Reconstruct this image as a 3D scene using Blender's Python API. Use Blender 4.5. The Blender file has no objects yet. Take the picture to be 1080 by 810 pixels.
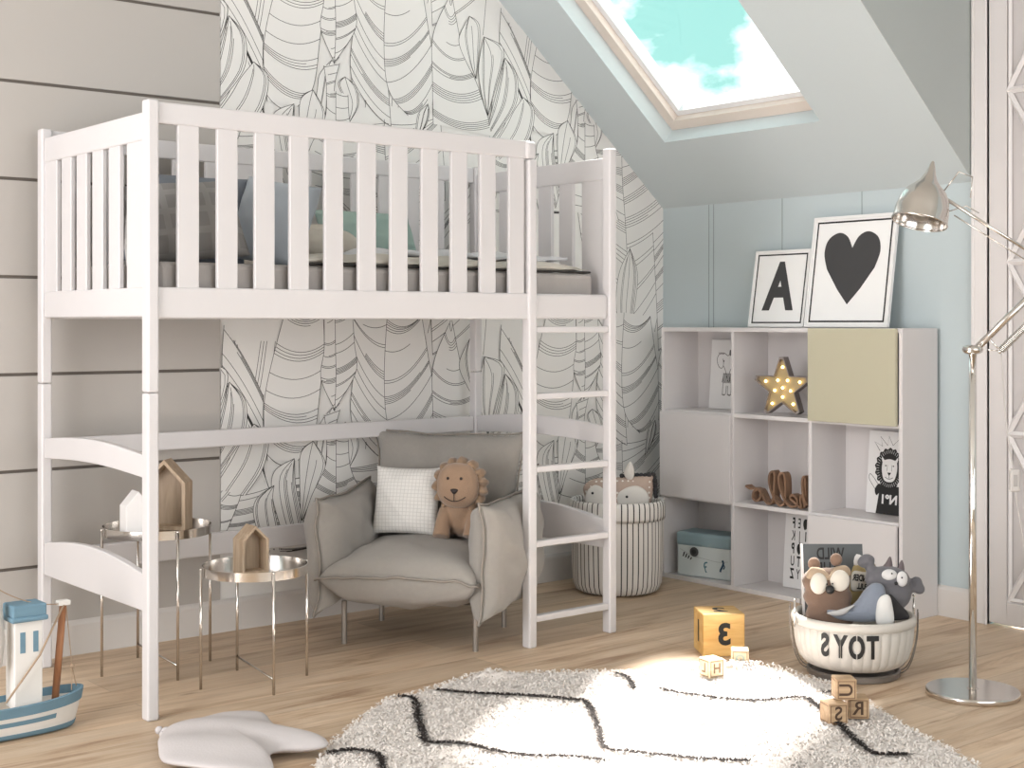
import bpy, bmesh, math, random
from mathutils import Vector, Matrix
random.seed(7)
S = bpy.context.scene
C = S.collection
PI = math.pi
R = math.radians

# ------------------------------------------------------------------ camera
FPX = 1488.0          # focal length in pixels at 1080 wide
EYE = 1.2
AZ = math.atan((2354 - 540) / FPX)
CV = (math.cos(AZ), math.sin(AZ)); RV = (math.sin(AZ), -math.cos(AZ))
cam = bpy.data.cameras.new('camera'); co = bpy.data.objects.new('camera', cam); C.objects.link(co)
cam.sensor_width = 36; cam.lens = 36 * FPX / 1080; cam.shift_y = -65 / 1080
cam.clip_start = 0.05
co.location = (0, 0, EYE); co.rotation_euler = (PI / 2, 0, AZ - PI / 2)
S.camera = co

# ------------------------------------------------------------------ view + world
S.view_settings.view_transform = 'Standard'; S.view_settings.look = 'None'
S.view_settings.exposure = 0.04; S.view_settings.gamma = 1
S.view_settings.use_curve_mapping = False
w = bpy.data.worlds.new('sky'); S.world = w; w.use_nodes = True
nt = w.node_tree; nt.nodes.clear()
def N(nt, t, **k):
    n = nt.nodes.new(t)
    for a, v in k.items(): setattr(n, a, v)
    return n
tc = N(nt, 'ShaderNodeTexCoord'); mp = N(nt, 'ShaderNodeMapping')
mp.inputs['Scale'].default_value = (1, 1, 1.7)
mp.inputs['Location'].default_value = (3.1, 2.2, 0.7)
ns = N(nt, 'ShaderNodeTexNoise'); ns.inputs['Scale'].default_value = 9; ns.inputs['Detail'].default_value = 7
ns.inputs['Roughness'].default_value = 0.52
rp = N(nt, 'ShaderNodeValToRGB')
rp.color_ramp.elements[0].position = 0.38; rp.color_ramp.elements[0].color = (0.19, 0.40, 0.37, 1)
rp.color_ramp.elements[1].position = 0.50; rp.color_ramp.elements[1].color = (0.92, 0.97, 1.0, 1)
bg = N(nt, 'ShaderNodeBackground'); bg.inputs['Strength'].default_value = 2.3
ow = N(nt, 'ShaderNodeOutputWorld')
nt.links.new(tc.outputs['Generated'], mp.inputs['Vector']); nt.links.new(mp.outputs[0], ns.inputs['Vector'])
sz = N(nt, 'ShaderNodeSeparateXYZ'); nt.links.new(tc.outputs['Generated'], sz.inputs[0])      # clearer sky above the cloud tops
mr = N(nt, 'ShaderNodeMapRange'); mr.inputs[1].default_value = .208; mr.inputs[2].default_value = .235; mr.inputs[3].default_value = 0; mr.inputs[4].default_value = .11
sb = N(nt, 'ShaderNodeMath', operation='SUBTRACT'); nt.links.new(sz.outputs[2], mr.inputs[0]); nt.links.new(ns.outputs['Fac'], sb.inputs[0]); nt.links.new(mr.outputs[0], sb.inputs[1])
nt.links.new(sb.outputs[0], rp.inputs[0]); nt.links.new(rp.outputs[0], bg.inputs[0]); nt.links.new(bg.outputs[0], ow.inputs[0])

# sun through the roof window
SUN_DIR = Vector((-1.15, -1.10, -2.35))
sl = bpy.data.lights.new('sun', 'SUN'); sl.energy = 36; sl.angle = R(6); sl.color = (1, 0.965, 0.91)
so = bpy.data.objects.new('sun', sl); C.objects.link(so)
so.rotation_euler = SUN_DIR.to_track_quat('-Z', 'Y').to_euler(); so.location = (5, 5, 6)
# added fill lights at the invented windows behind the camera and beside it
def area(name, loc, tgt, sx, sy, e, col):
    l = bpy.data.lights.new(name, 'AREA'); l.shape = 'RECTANGLE'; l.size = sx; l.size_y = sy; l.energy = e; l.color = col
    o = bpy.data.objects.new(name, l); C.objects.link(o); o.location = loc
    o.rotation_euler = (Vector(tgt) - Vector(loc)).to_track_quat('-Z', 'Z').to_euler()
    return o
area('fill_near_window', (1.9, -1.36, 1.6), (1.9, 3.0, 1.6), 3.6, 1.9, 68, (1, 0.965, 0.975))
area('fill_left_window', (-1.26, 2.95, 1.6), (3.0, 2.95, 1.6), 3.2, 1.9, 128, (1, 0.96, 0.965))

# ------------------------------------------------------------------ projection helpers (a photo direction met with a real plane)
def ray(px, py):
    s = (px - 540) / FPX; t = -(py - 340) / FPX
    return (CV[0] + s * RV[0], CV[1] + s * RV[1], t)
def atz(px, py, z=0.0):
    d = ray(px, py); k = (z - EYE) / d[2]; return Vector((d[0] * k, d[1] * k, z))
def aty(px, py, y):
    d = ray(px, py); k = y / d[1]; return Vector((d[0] * k, y, EYE + d[2] * k))

# ------------------------------------------------------------------ materials
def lin(c):
    return tuple((x / 12.92 if x <= .04045 else ((x + .055) / 1.055) ** 2.4) for x in c)
def hexc(h):
    return lin(tuple(int(h[i:i + 2], 16) / 255 for i in (0, 2, 4)))
MATS = {}
def mat(name, col, rough=.5, metal=0., var=0., vscale=6., bump=0., bscale=80., btype='noise', stretch=(1, 1, 1), spec=.5, sheen=0., emit=None, es=0.):
    if name in MATS: return MATS[name]
    m = bpy.data.materials.new(name); m.use_nodes = True; t = m.node_tree
    b = t.nodes['Principled BSDF']; L = t.links.new
    c = hexc(col) if isinstance(col, str) else col
    b.inputs['Base Color'].default_value = (*c, 1); b.inputs['Roughness'].default_value = rough
    b.inputs['Metallic'].default_value = metal; b.inputs['Specular IOR Level'].default_value = spec
    if sheen: b.inputs['Sheen Weight'].default_value = sheen
    if emit: b.inputs['Emission Color'].default_value = (*hexc(emit), 1); b.inputs['Emission Strength'].default_value = es
    tcn = N(t, 'ShaderNodeTexCoord'); mpn = N(t, 'ShaderNodeMapping'); mpn.inputs['Scale'].default_value = stretch
    L(tcn.outputs['Object'], mpn.inputs['Vector'])
    nz = N(t, 'ShaderNodeTexNoise'); nz.inputs['Scale'].default_value = vscale; nz.inputs['Detail'].default_value = 5
    L(mpn.outputs[0], nz.inputs['Vector'])
    mx = N(t, 'ShaderNodeMix', data_type='RGBA'); v = max(var, .02)
    mx.inputs[6].default_value = (*[x * (1 - v) for x in c], 1); mx.inputs[7].default_value = (*[min(1, x * (1 + v)) for x in c], 1)
    L(nz.outputs['Fac'], mx.inputs[0]); L(mx.outputs[2], b.inputs['Base Color'])
    if bump:
        bn = N(t, 'ShaderNodeBump'); bn.inputs['Strength'].default_value = bump; bn.inputs['Distance'].default_value = .004
        if btype == 'noise':
            b2 = N(t, 'ShaderNodeTexNoise'); b2.inputs['Scale'].default_value = bscale; b2.inputs['Detail'].default_value = 4
            L(mpn.outputs[0], b2.inputs['Vector']); L(b2.outputs['Fac'], bn.inputs['Height'])
        elif btype == 'weave':
            a = N(t, 'ShaderNodeTexWave', bands_direction='X'); a.inputs['Scale'].default_value = bscale; a.inputs['Distortion'].default_value = 1.5
            c2 = N(t, 'ShaderNodeTexWave', bands_direction='Z'); c2.inputs['Scale'].default_value = bscale; c2.inputs['Distortion'].default_value = 1.5
            ad = N(t, 'ShaderNodeMath', operation='ADD')
            L(mpn.outputs[0], a.inputs['Vector']); L(mpn.outputs[0], c2.inputs['Vector'])
            L(a.outputs['Fac'], ad.inputs[0]); L(c2.outputs['Fac'], ad.inputs[1]); L(ad.outputs[0], bn.inputs['Height'])
        L(bn.outputs[0], b.inputs['Normal'])
    MATS[name] = m
    return m
def wood(name, c1, c2, rough=.55, axis='X', scale=9., dist=3.):
    if name in MATS: return MATS[name]
    m = bpy.data.materials.new(name); m.use_nodes = True; t = m.node_tree; L = t.links.new
    b = t.nodes['Principled BSDF']; b.inputs['Roughness'].default_value = rough
    tcn = N(t, 'ShaderNodeTexCoord'); mpn = N(t, 'ShaderNodeMapping')
    st = {'X': (.12, 1, 1), 'Y': (1, .12, 1), 'Z': (1, 1, .12)}[axis]
    mpn.inputs['Scale'].default_value = st
    nz = N(t, 'ShaderNodeTexNoise'); nz.inputs['Scale'].default_value = scale * 6; nz.inputs['Detail'].default_value = 8; nz.inputs['Distortion'].default_value = dist * .3
    mx = N(t, 'ShaderNodeMix', data_type='RGBA'); mx.inputs[6].default_value = (*hexc(c1), 1); mx.inputs[7].default_value = (*hexc(c2), 1)
    rr = N(t, 'ShaderNodeValToRGB'); rr.color_ramp.elements[0].position = .35; rr.color_ramp.elements[1].position = .65
    bn = N(t, 'ShaderNodeBump'); bn.inputs['Strength'].default_value = .15; bn.inputs['Distance'].default_value = .002
    L(tcn.outputs['Object'], mpn.inputs['Vector']); L(mpn.outputs[0], nz.inputs['Vector']); L(nz.outputs['Fac'], rr.inputs[0])
    L(rr.outputs[0], mx.inputs[0]); L(mx.outputs[2], b.inputs['Base Color']); L(nz.outputs['Fac'], bn.inputs['Height']); L(bn.outputs[0], b.inputs['Normal'])
    MATS[name] = m; return m

def floor_material():
    m = bpy.data.materials.new('oak_planks'); m.use_nodes = True; t = m.node_tree; L = t.links.new
    b = t.nodes['Principled BSDF']
    g = N(t, 'ShaderNodeTexCoord')
    br = N(t, 'ShaderNodeTexBrick'); br.offset = .37; br.offset_frequency = 2
    br.inputs['Scale'].default_value = 1; br.inputs['Brick Width'].default_value = 1.9; br.inputs['Row Height'].default_value = .19
    br.inputs['Mortar Size'].default_value = .0016; br.inputs['Mortar Smooth'].default_value = .3; br.inputs['Bias'].default_value = 0
    br.inputs['Color1'].default_value = (.30, .30, .30, 1); br.inputs['Color2'].default_value = (.72, .72, .72, 1); br.inputs['Mortar'].default_value = (0, 0, 0, 1)
    L(g.outputs['Object'], br.inputs['Vector'])
    # per-plank shift of the grain
    sep = N(t, 'ShaderNodeSeparateXYZ'); L(g.outputs['Object'], sep.inputs[0])
    dv = N(t, 'ShaderNodeMath', operation='DIVIDE'); dv.inputs[1].default_value = .19; L(sep.outputs[1], dv.inputs[0])
    fl = N(t, 'ShaderNodeMath', operation='FLOOR'); L(dv.outputs[0], fl.inputs[0])
    mu = N(t, 'ShaderNodeMath', operation='MULTIPLY'); mu.inputs[1].default_value = 7.31; L(fl.outputs[0], mu.inputs[0])
    cb = N(t, 'ShaderNodeCombineXYZ'); L(mu.outputs[0], cb.inputs[0]); L(mu.outputs[0], cb.inputs[2])
    va = N(t, 'ShaderNodeVectorMath', operation='ADD'); L(g.outputs['Object'], va.inputs[0]); L(cb.outputs[0], va.inputs[1])
    m1 = N(t, 'ShaderNodeMapping'); m1.inputs['Scale'].default_value = (1.1, 9, 1); L(va.outputs[0], m1.inputs['Vector'])
    n1 = N(t, 'ShaderNodeTexNoise'); n1.inputs['Scale'].default_value = 1.6; n1.inputs['Detail'].default_value = 7; n1.inputs['Distortion'].default_value = .9; n1.inputs['Roughness'].default_value = .6
    L(m1.outputs[0], n1.inputs['Vector'])
    r1 = N(t, 'ShaderNodeValToRGB'); e = r1.color_ramp.elements
    e[0].position = .30; e[0].color = (*hexc('A88A70'), 1); e[1].position = .47; e[1].color = (*hexc('CFB599'), 1)
    x = r1.color_ramp.elements.new(.62); x.color = (*hexc('D9C2A9'), 1)
    x = r1.color_ramp.elements.new(.78); x.color = (*hexc('C4AA8F'), 1)
    L(n1.outputs['Fac'], r1.inputs[0])
    m2 = N(t, 'ShaderNodeMapping'); m2.inputs['Scale'].default_value = (2.2, 5.5, 1); L(va.outputs[0], m2.inputs['Vector'])
    vo = N(t, 'ShaderNodeTexVoronoi'); vo.inputs['Scale'].default_value = 1.0; L(m2.outputs[0], vo.inputs['Vector'])
    r2 = N(t, 'ShaderNodeValToRGB'); r2.color_ramp.elements[0].position = .02; r2.color_ramp.elements[0].color = (.42, .33, .27, 1); r2.color_ramp.elements[1].position = .10; r2.color_ramp.elements[1].color = (1, 1, 1, 1)
    L(vo.outputs['Distance'], r2.inputs[0])
    m3 = N(t, 'ShaderNodeMapping'); m3.inputs['Scale'].default_value = (3, 120, 1); L(va.outputs[0], m3.inputs['Vector'])
    n3 = N(t, 'ShaderNodeTexNoise'); n3.inputs['Scale'].default_value = 1; n3.inputs['Detail'].default_value = 3; L(m3.outputs[0], n3.inputs['Vector'])
    r3 = N(t, 'ShaderNodeValToRGB'); r3.color_ramp.elements[0].position = .3; r3.color_ramp.elements[0].color = (.88, .88, .88, 1); r3.color_ramp.elements[1].position = .6; r3.color_ramp.elements[1].color = (1, 1, 1, 1)
    L(n3.outputs['Fac'], r3.inputs[0])
    def mul(a, bb, f=1.):
        q = N(t, 'ShaderNodeMix', data_type='RGBA', blend_type='MULTIPLY'); q.inputs[0].default_value = f; L(a, q.inputs[6]); L(bb, q.inputs[7]); return q.outputs[2]
    c = mul(r1.outputs[0], r2.outputs[0], .8); c = mul(c, r3.outputs[0])
    # plank tone
    rt = N(t, 'ShaderNodeMapRange'); rt.inputs[1].default_value = 0; rt.inputs[2].default_value = .72; rt.inputs[3].default_value = .55; rt.inputs[4].default_value = 1.04
    L(br.outputs['Color'], rt.inputs[0])
    q = N(t, 'ShaderNodeMix', data_type='RGBA', blend_type='MULTIPLY'); q.inputs[0].default_value = .75; L(c, q.inputs[6]); L(rt.outputs[0], q.inputs[7])
    L(q.outputs[2], b.inputs['Base Color'])
    b.inputs['Roughness'].default_value = .48; b.inputs['Specular IOR Level'].default_value = .35
    bn = N(t, 'ShaderNodeBump'); bn.inputs['Strength'].default_value = .25; bn.inputs['Distance'].default_value = .002
    L(br.outputs['Color'], bn.inputs['Height']); L(bn.outputs[0], b.inputs['Normal'])
    return m

WHITE = mat('white_paint', 'E9E6E5', .38, var=.01)
BEDW = mat('bed_white_lacquer', 'D0CDCE', .32, var=.012, bump=.03, bscale=30)
CABW = mat('cabinet_white_laminate', 'D6D2D2', .4)
OLIVE = mat('olive_laminate', 'BBB69F', .45)
PANEL = mat('greige_wall_panel', 'B2ADA8', .6, var=.015, vscale=2)
GROOVE = mat('panel_groove', '5F5852', .8)
PAPER = mat('wallpaper_paper', 'E3E1DE', .75, var=.01, bump=.08, bscale=400)
INK = mat('wallpaper_ink', '3F3D3C', .8)
BLUEW = mat('blue_grey_paint', 'BAC5C8', .65, var=.02, vscale=3)
SLANT = mat('sage_grey_paint', 'C5CDCF', .7, var=.015, vscale=2)
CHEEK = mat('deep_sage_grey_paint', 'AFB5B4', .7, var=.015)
CEIL = mat('ceiling_paint', 'D8D8D4', .8)
TRIM = mat('trim_white', 'DCD8D7', .4)
BLACK = mat('black_print', '1C1B1B', .6)
CHAR = mat('charcoal_print', '3D3C3D', .7)
NICKEL = mat('brushed_nickel', 'D6D1CC', .16, 1.0)
CHROME = mat('polished_chrome', 'E4E2DF', .07, 1.0)
CHAIRF = mat('grey_linen', 'A49E97', .92, var=.07, vscale=60, bump=.5, bscale=260, btype='weave', sheen=.3)
CHAIRD = mat('grey_linen_piping', '8C857D', .9)
WOODL = wood('light_beech', 'A08A73', 'B5A089', axis='Z')
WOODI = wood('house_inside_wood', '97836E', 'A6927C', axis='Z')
WOODB = wood('brown_letter_wood', '6E5443', '8B6C55', axis='Z')

# ------------------------------------------------------------------ object helpers
def link(name, me, m=None, parent=None, smooth=False, bevel=0, seg=2, sub=0, angle=None):
    if m is not None:
        for mm in (m if isinstance(m, (list, tuple)) else [m]): me.materials.append(mm)
    if smooth:
        for p in me.polygons: p.use_smooth = True
    o = bpy.data.objects.new(name, me); C.objects.link(o)
    if parent: o.parent = parent
    if bevel:
        b = o.modifiers.new('bevel', 'BEVEL'); b.width = bevel; b.segments = seg; b.limit_method = 'ANGLE'; b.angle_limit = R(40)
    if sub:
        s = o.modifiers.new('sub', 'SUBSURF'); s.levels = sub; s.render_levels = sub
    return o
def thing(name, label, cat, loc=(0, 0, 0), rotz=0., group=None, rot=None):
    o = bpy.data.objects.new(name, None); C.objects.link(o); o.empty_display_size = .05
    o.location = loc; o.rotation_euler = rot if rot else (0, 0, rotz)
    o['label'] = label; o['category'] = cat
    if group: o['group'] = group
    return o
def tag(o, label, cat, group=None):
    o['label'] = label; o['category'] = cat
    if group: o['group'] = group
    return o
def struct(o):
    o['kind'] = 'structure'; return o

class G:
    """geometry gatherer"""
    def __init__(s): s.v = []; s.f = []; s.m = []
    def add(s, v, f, mi=0):
        k = len(s.v); s.v += [tuple(x) for x in v]; s.f += [tuple(i + k for i in q) for q in f]; s.m += [mi] * len(f); return s
    def box(s, a, b, mi=0, M=None):
        x0, y0, z0 = a; x1, y1, z1 = b
        if x0 > x1: x0, x1 = x1, x0
        if y0 > y1: y0, y1 = y1, y0
        if z0 > z1: z0, z1 = z1, z0
        v = [(x0, y0, z0), (x1, y0, z0), (x1, y1, z0), (x0, y1, z0), (x0, y0, z1), (x1, y0, z1), (x1, y1, z1), (x0, y1, z1)]
        if M: v = [tuple(M @ Vector(q)) for q in v]
        return s.add(v, [(0, 3, 2, 1), (4, 5, 6, 7), (0, 1, 5, 4), (1, 2, 6, 5), (2, 3, 7, 6), (3, 0, 4, 7)], mi)
    def prism(s, poly, a, b, axis='y', mi=0):
        """poly in the two other axes (ordered), extruded between a and b along axis"""
        n = len(poly)
        def mk(p, h):
            return {'y': (p[0], h, p[1]), 'x': (h, p[0], p[1]), 'z': (p[0], p[1], h)}[axis]
        v = [mk(p, a) for p in poly] + [mk(p, b) for p in poly]
        f = [tuple(range(n)), tuple(range(2 * n - 1, n - 1, -1))] + [(i, i + n, (i + 1) % n + n, (i + 1) % n) for i in range(n)]
        return s.add(v, f, mi)
    def tube(s, pts, r, n=10, mi=0, cap=True, flat=None):
        pts = [Vector(p) for p in pts]; m = len(pts)
        rs = r if isinstance(r, (list, tuple)) else [r] * m
        up = None; rings = []
        for i, p in enumerate(pts):
            t = (pts[min(i + 1, m - 1)] - pts[max(i - 1, 0)]).normalized()
            if up is None:
                up = Vector((0, 0, 1)) if abs(t.z) < .9 else Vector((1, 0, 0))
            up = (up - t * up.dot(t)).normalized(); sd = t.cross(up)
            a, b = (rs[i], rs[i]) if not flat else (rs[i] * flat[0], rs[i] * flat[1])
            rings.append([p + up * math.cos(2 * PI * k / n) * a + sd * math.sin(2 * PI * k / n) * b for k in range(n)])
        v = [q for rg in rings for q in rg]; f = []
        for i in range(m - 1):
            for k in range(n):
                f.append((i * n + k, i * n + (k + 1) % n, (i + 1) * n + (k + 1) % n, (i + 1) * n + k))
        if cap: f += [tuple(range(n - 1, -1, -1)), tuple((m - 1) * n + k for k in range(n))]
        return s.add(v, f, mi)
    def lathe(s, prof, n=32, c=(0, 0, 0), mi=0, fn=None, M=None):
        v = []; f = []
        for (r, z) in prof:
            for k in range(n):
                a = 2 * PI * k / n; rr = max(r, 1e-5)
                if fn: rr = fn(rr, z, a)
                q = Vector((rr * math.cos(a), rr * math.sin(a), z))
                if M: q = M @ q
                v.append((q.x + c[0], q.y + c[1], q.z + c[2]))
        for i in range(len(prof) - 1):
            for k in range(n):
                f.append((i * n + k, i * n + (k + 1) % n, (i + 1) * n + (k + 1) % n, (i + 1) * n + k))
        return s.add(v, f, mi)
    def ball(s, c, r, n=20, mi=0, M=None):
        if not isinstance(r, (list, tuple)): r = (r, r, r)
        v = []; f = []; h = n // 2
        for i in range(h + 1):
            t = PI * i / h
            for k in range(n):
                a = 2 * PI * k / n
                q = Vector((r[0] * math.sin(t) * math.cos(a), r[1] * math.sin(t) * math.sin(a), r[2] * math.cos(t)))
                if M: q = M @ q
                v.append((c[0] + q.x, c[1] + q.y, c[2] + q.z))
        for i in range(h):
            for k in range(n):
                f.append((i * n + k, (i + 1) * n + k, (i + 1) * n + (k + 1) % n, i * n + (k + 1) % n))
        return s.add(v, f, mi)
    def ribbon(s, pts, w, fr, mi=0):
        """flat line of width w along 2-D pts; fr maps (u,v) to 3-D"""
        n = len(pts)
        if n < 2: return s
        v = []
        for i in range(n):
            a = pts[max(i - 1, 0)]; b = pts[min(i + 1, n - 1)]
            dx, dy = b[0] - a[0], b[1] - a[1]; l = math.hypot(dx, dy) or 1
            nx, ny = -dy / l * w / 2, dx / l * w / 2
            v += [fr(pts[i][0] + nx, pts[i][1] + ny), fr(pts[i][0] - nx, pts[i][1] - ny)]
        return s.add(v, [(2 * i, 2 * i + 1, 2 * i + 3, 2 * i + 2) for i in range(n - 1)], mi)
    def poly(s, pts, fr, mi=0):
        return s.add([fr(*p) for p in pts], [tuple(range(len(pts)))], mi)
    def mesh(s, name, fix=True):
        me = bpy.data.meshes.new(name); me.from_pydata(s.v, [], s.f)
        for p, i in zip(me.polygons, s.m): p.material_index = i
        if fix:
            bm = bmesh.new(); bm.from_mesh(me); bmesh.ops.remove_doubles(bm, verts=bm.verts, dist=1e-6)
            bmesh.ops.recalc_face_normals(bm, faces=bm.faces); bm.to_mesh(me); bm.free()
        me.update(); return me
    def obj(s, name, m, parent=None, fix=True, **k):
        return link(name, s.mesh(name, fix), m, parent, **k)
def rot(o, e): o.rotation_euler = e; return o

def cushion(w, h, t, n=22, ear=.0, puff=.5, wr=.006, seed=1, pinch=.05):
    """pillow in local x (w), z (h), thickness along y (t); returns mesh geometry + seam path"""
    rnd = random.Random(seed); ph = [rnd.uniform(0, 6) for _ in range(8)]
    def P(u, v, side):
        # edges bow inwards between the corners
        bx = 1 - pinch * (1 - abs(v) ** 2.2) * 1.0 + ear * abs(v) ** 6
        bz = 1 - pinch * (1 - abs(u) ** 2.2) * 1.0 + ear * abs(u) ** 6
        x = u * w / 2 * bx; z = v * h / 2 * bz
        pr = max(0, (1 - abs(u) ** 2.6)) ** puff * max(0, (1 - abs(v) ** 2.6)) ** puff
        k = math.sin(u * 5 + v * 3 + ph[0]) * .5 + math.sin(v * 9 - u * 4 + ph[1]) * .35 + math.sin(u * 13 + v * 11 + ph[2]) * .25
        y = side * (t / 2 * pr + wr * k * min(1, pr * 2.5))
        return (x, y, z)
    g = G()
    for side in (-1, 1):
        v = [P(-1 + 2 * i / n, -1 + 2 * j / n, side) for j in range(n + 1) for i in range(n + 1)]
        f = []
        for j in range(n):
            for i in range(n):
                a = j * (n + 1) + i; f.append((a, a + 1, a + n + 2, a + n + 1) if side < 0 else (a, a + n + 1, a + n + 2, a + 1))
        g.add(v, f)
    seam = [P(-1 + 2 * i / n, -1, 1) for i in range(n)] + [P(1, -1 + 2 * i / n, 1) for i in range(n)] + [P(1 - 2 * i / n, 1, 1) for i in range(n)] + [P(-1, 1 - 2 * i / n, 1) for i in range(n + 1)]
    return g, seam
def puffy(outline, h, rings=9, c=None, power=.5, both=True, fr=None):
    """puffed shape over a 2-D outline that is star-shaped about c"""
    n = len(outline)
    if c is None: c = (sum(p[0] for p in outline) / n, sum(p[1] for p in outline) / n)
    fr = fr or (lambda u, v, d: (u, v, d))
    g = G(); v = []; f = []
    for sd in ((1, -1) if both else (1,)):
        base = len(v)
        for k in range(rings):
            s_ = math.cos(PI / 2 * k / rings)
            d = h * (1 - s_ ** 2) ** power * sd
            for p in outline: v.append(fr(c[0] + (p[0] - c[0]) * s_, c[1] + (p[1] - c[1]) * s_, d))
        v.append(fr(c[0], c[1], h * sd)); top = len(v) - 1
        for k in range(rings - 1):
            for i in range(n):
                q = (base + k * n + i, base + k * n + (i + 1) % n, base + (k + 1) * n + (i + 1) % n, base + (k + 1) * n + i)
                f.append(q if sd > 0 else q[::-1])
        for i in range(n):
            f.append((base + (rings - 1) * n + i, base + (rings - 1) * n + (i + 1) % n, top))
    return g.add(v, f)
def smoothloop(pts, n=8, closed=True):
    """Catmull-Rom through the points"""
    out = []; m = len(pts); D = len(pts[0])
    rng = range(m if closed else m - 1)
    for i in rng:
        if closed: p = [pts[(i + k) % m] for k in (-1, 0, 1, 2)]
        else: p = [pts[max(i - 1, 0)], pts[i], pts[i + 1], pts[min(i + 2, m - 1)]]
        for j in range(n):
            t = j / n
            out.append(tuple(.5 * ((2 * p[1][d]) + (-p[0][d] + p[2][d]) * t + (2 * p[0][d] - 5 * p[1][d] + 4 * p[2][d] - p[3][d]) * t * t + (-p[0][d] + 3 * p[1][d] - 3 * p[2][d] + p[3][d]) * t ** 3) for d in range(D)))
    if not closed: out.append(tuple(pts[-1]))
    return out
def text_geo(s, size=1., bold=0., mirror=True, cx=0., cy=0., sx=1., gaps=()):
    """flat lettering centred on cx,cy -> (verts2d, faces); written the way the room shows it, reading right to left"""
    cu = bpy.data.curves.new('lettering', 'FONT'); cu.body = s; cu.size = size; cu.offset = bold; cu.resolution_u = 4
    cu.align_x = 'CENTER'; cu.align_y = 'CENTER'
    o = bpy.data.objects.new('lettering', cu); C.objects.link(o)
    dg = bpy.context.evaluated_depsgraph_get(); dg.update()
    me = bpy.data.meshes.new_from_object(o.evaluated_get(dg))
    bpy.data.objects.remove(o); bpy.data.curves.remove(cu)
    bm = bmesh.new(); bm.from_mesh(me); bpy.data.meshes.remove(me)
    for (gx, gw) in gaps:
        for s_ in (-1, 1):
            bmesh.ops.bisect_plane(bm, geom=bm.verts[:] + bm.edges[:] + bm.faces[:], plane_co=(gx + s_ * gw / 2, 0, 0), plane_no=(1, 0, 0))
        dl = [f for f in bm.faces if abs(f.calc_center_median().x - gx) < gw / 2]
        bmesh.ops.delete(bm, geom=dl, context='FACES')
    k = -1 if mirror else 1
    vs = [(k * v.co.x * sx + cx, v.co.y + cy) for v in bm.verts]; bm.verts.index_update()
    fs = [tuple(v.index for v in f.verts) for f in bm.faces]
    bm.free(); return vs, fs
def add_text(g, s, size, fr, mi=0, **k):
    vs, fs = text_geo(s, size, **k)
    g.add([fr(*v) for v in vs], fs, mi); return g
def blob(name, shapes, m, parent, voxel=.006, smooth_it=6):
    g = G()
    for sh in shapes:
        if sh[0] == 'b': g.ball(sh[1], sh[2], 18, M=sh[3] if len(sh) > 3 else None)
        else: g.tube(smoothloop(sh[1], 5, False) if len(sh[1]) > 2 else sh[1], smoothloop([(q,) for q in sh[2]], 5, False) and [q[0] for q in smoothloop([(q,) for q in sh[2]], 5, False)] if len(sh[1]) > 2 else sh[2], 14)
    o = g.obj(name, m, parent, smooth=True)
    r = o.modifiers.new('remesh', 'REMESH'); r.mode = 'VOXEL'; r.voxel_size = voxel; r.use_smooth_shade = True
    s_ = o.modifiers.new('smooth', 'SMOOTH'); s_.iterations = smooth_it; s_.factor = .6
    return o

# ================================================================== SETTING
W = 5.03; YB = 4.95; YC = 3.206; ZK = 1.765; KS = .847; ZC = 3.1; TH = math.atan(KS)
XC = W - (ZC - ZK) / KS          # where the slope meets the flat ceiling
X0 = -1.3; Y0 = -1.4
XP = 2.594                        # left edge of the wallpaper
fl = G().box((X0 - .1, Y0 - .1, -.1), (W + .15, YB + .15, 0)).obj('floor', floor_material()); struct(fl)

# back wall: greige panels on the left, wallpaper on the right
prof = [(X0 - .1, 0), (W + .1, 0), (W + .1, ZC + .1), (X0 - .1, ZC + .1)]
struct(G().prism([(X0 - .1, 0), (W + .1, 0), (W + .1, ZK), (W, ZK + .05), (XC + .03, ZC + .05), (X0 - .1, ZC + .05)], YB, YB + .12, 'y').obj('wall_back', PAPER))

g = G()
zs = [0, .332, .675, 1.016, 1.36, 1.705, 2.048, 2.392, 2.735, ZC]
for a, b in zip(zs[:-1], zs[1:]):
    g.box((X0, YB - .006, a + (.0055 if a else 0)), (XP, YB + .01, b - .0055))
p = g.obj('trim_1', PANEL, bevel=.002); struct(p)
struct(G().box((X0, YB - .001, 0), (XP - .001, YB + .005, ZC)).obj('trim_2', GROOVE))

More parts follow.
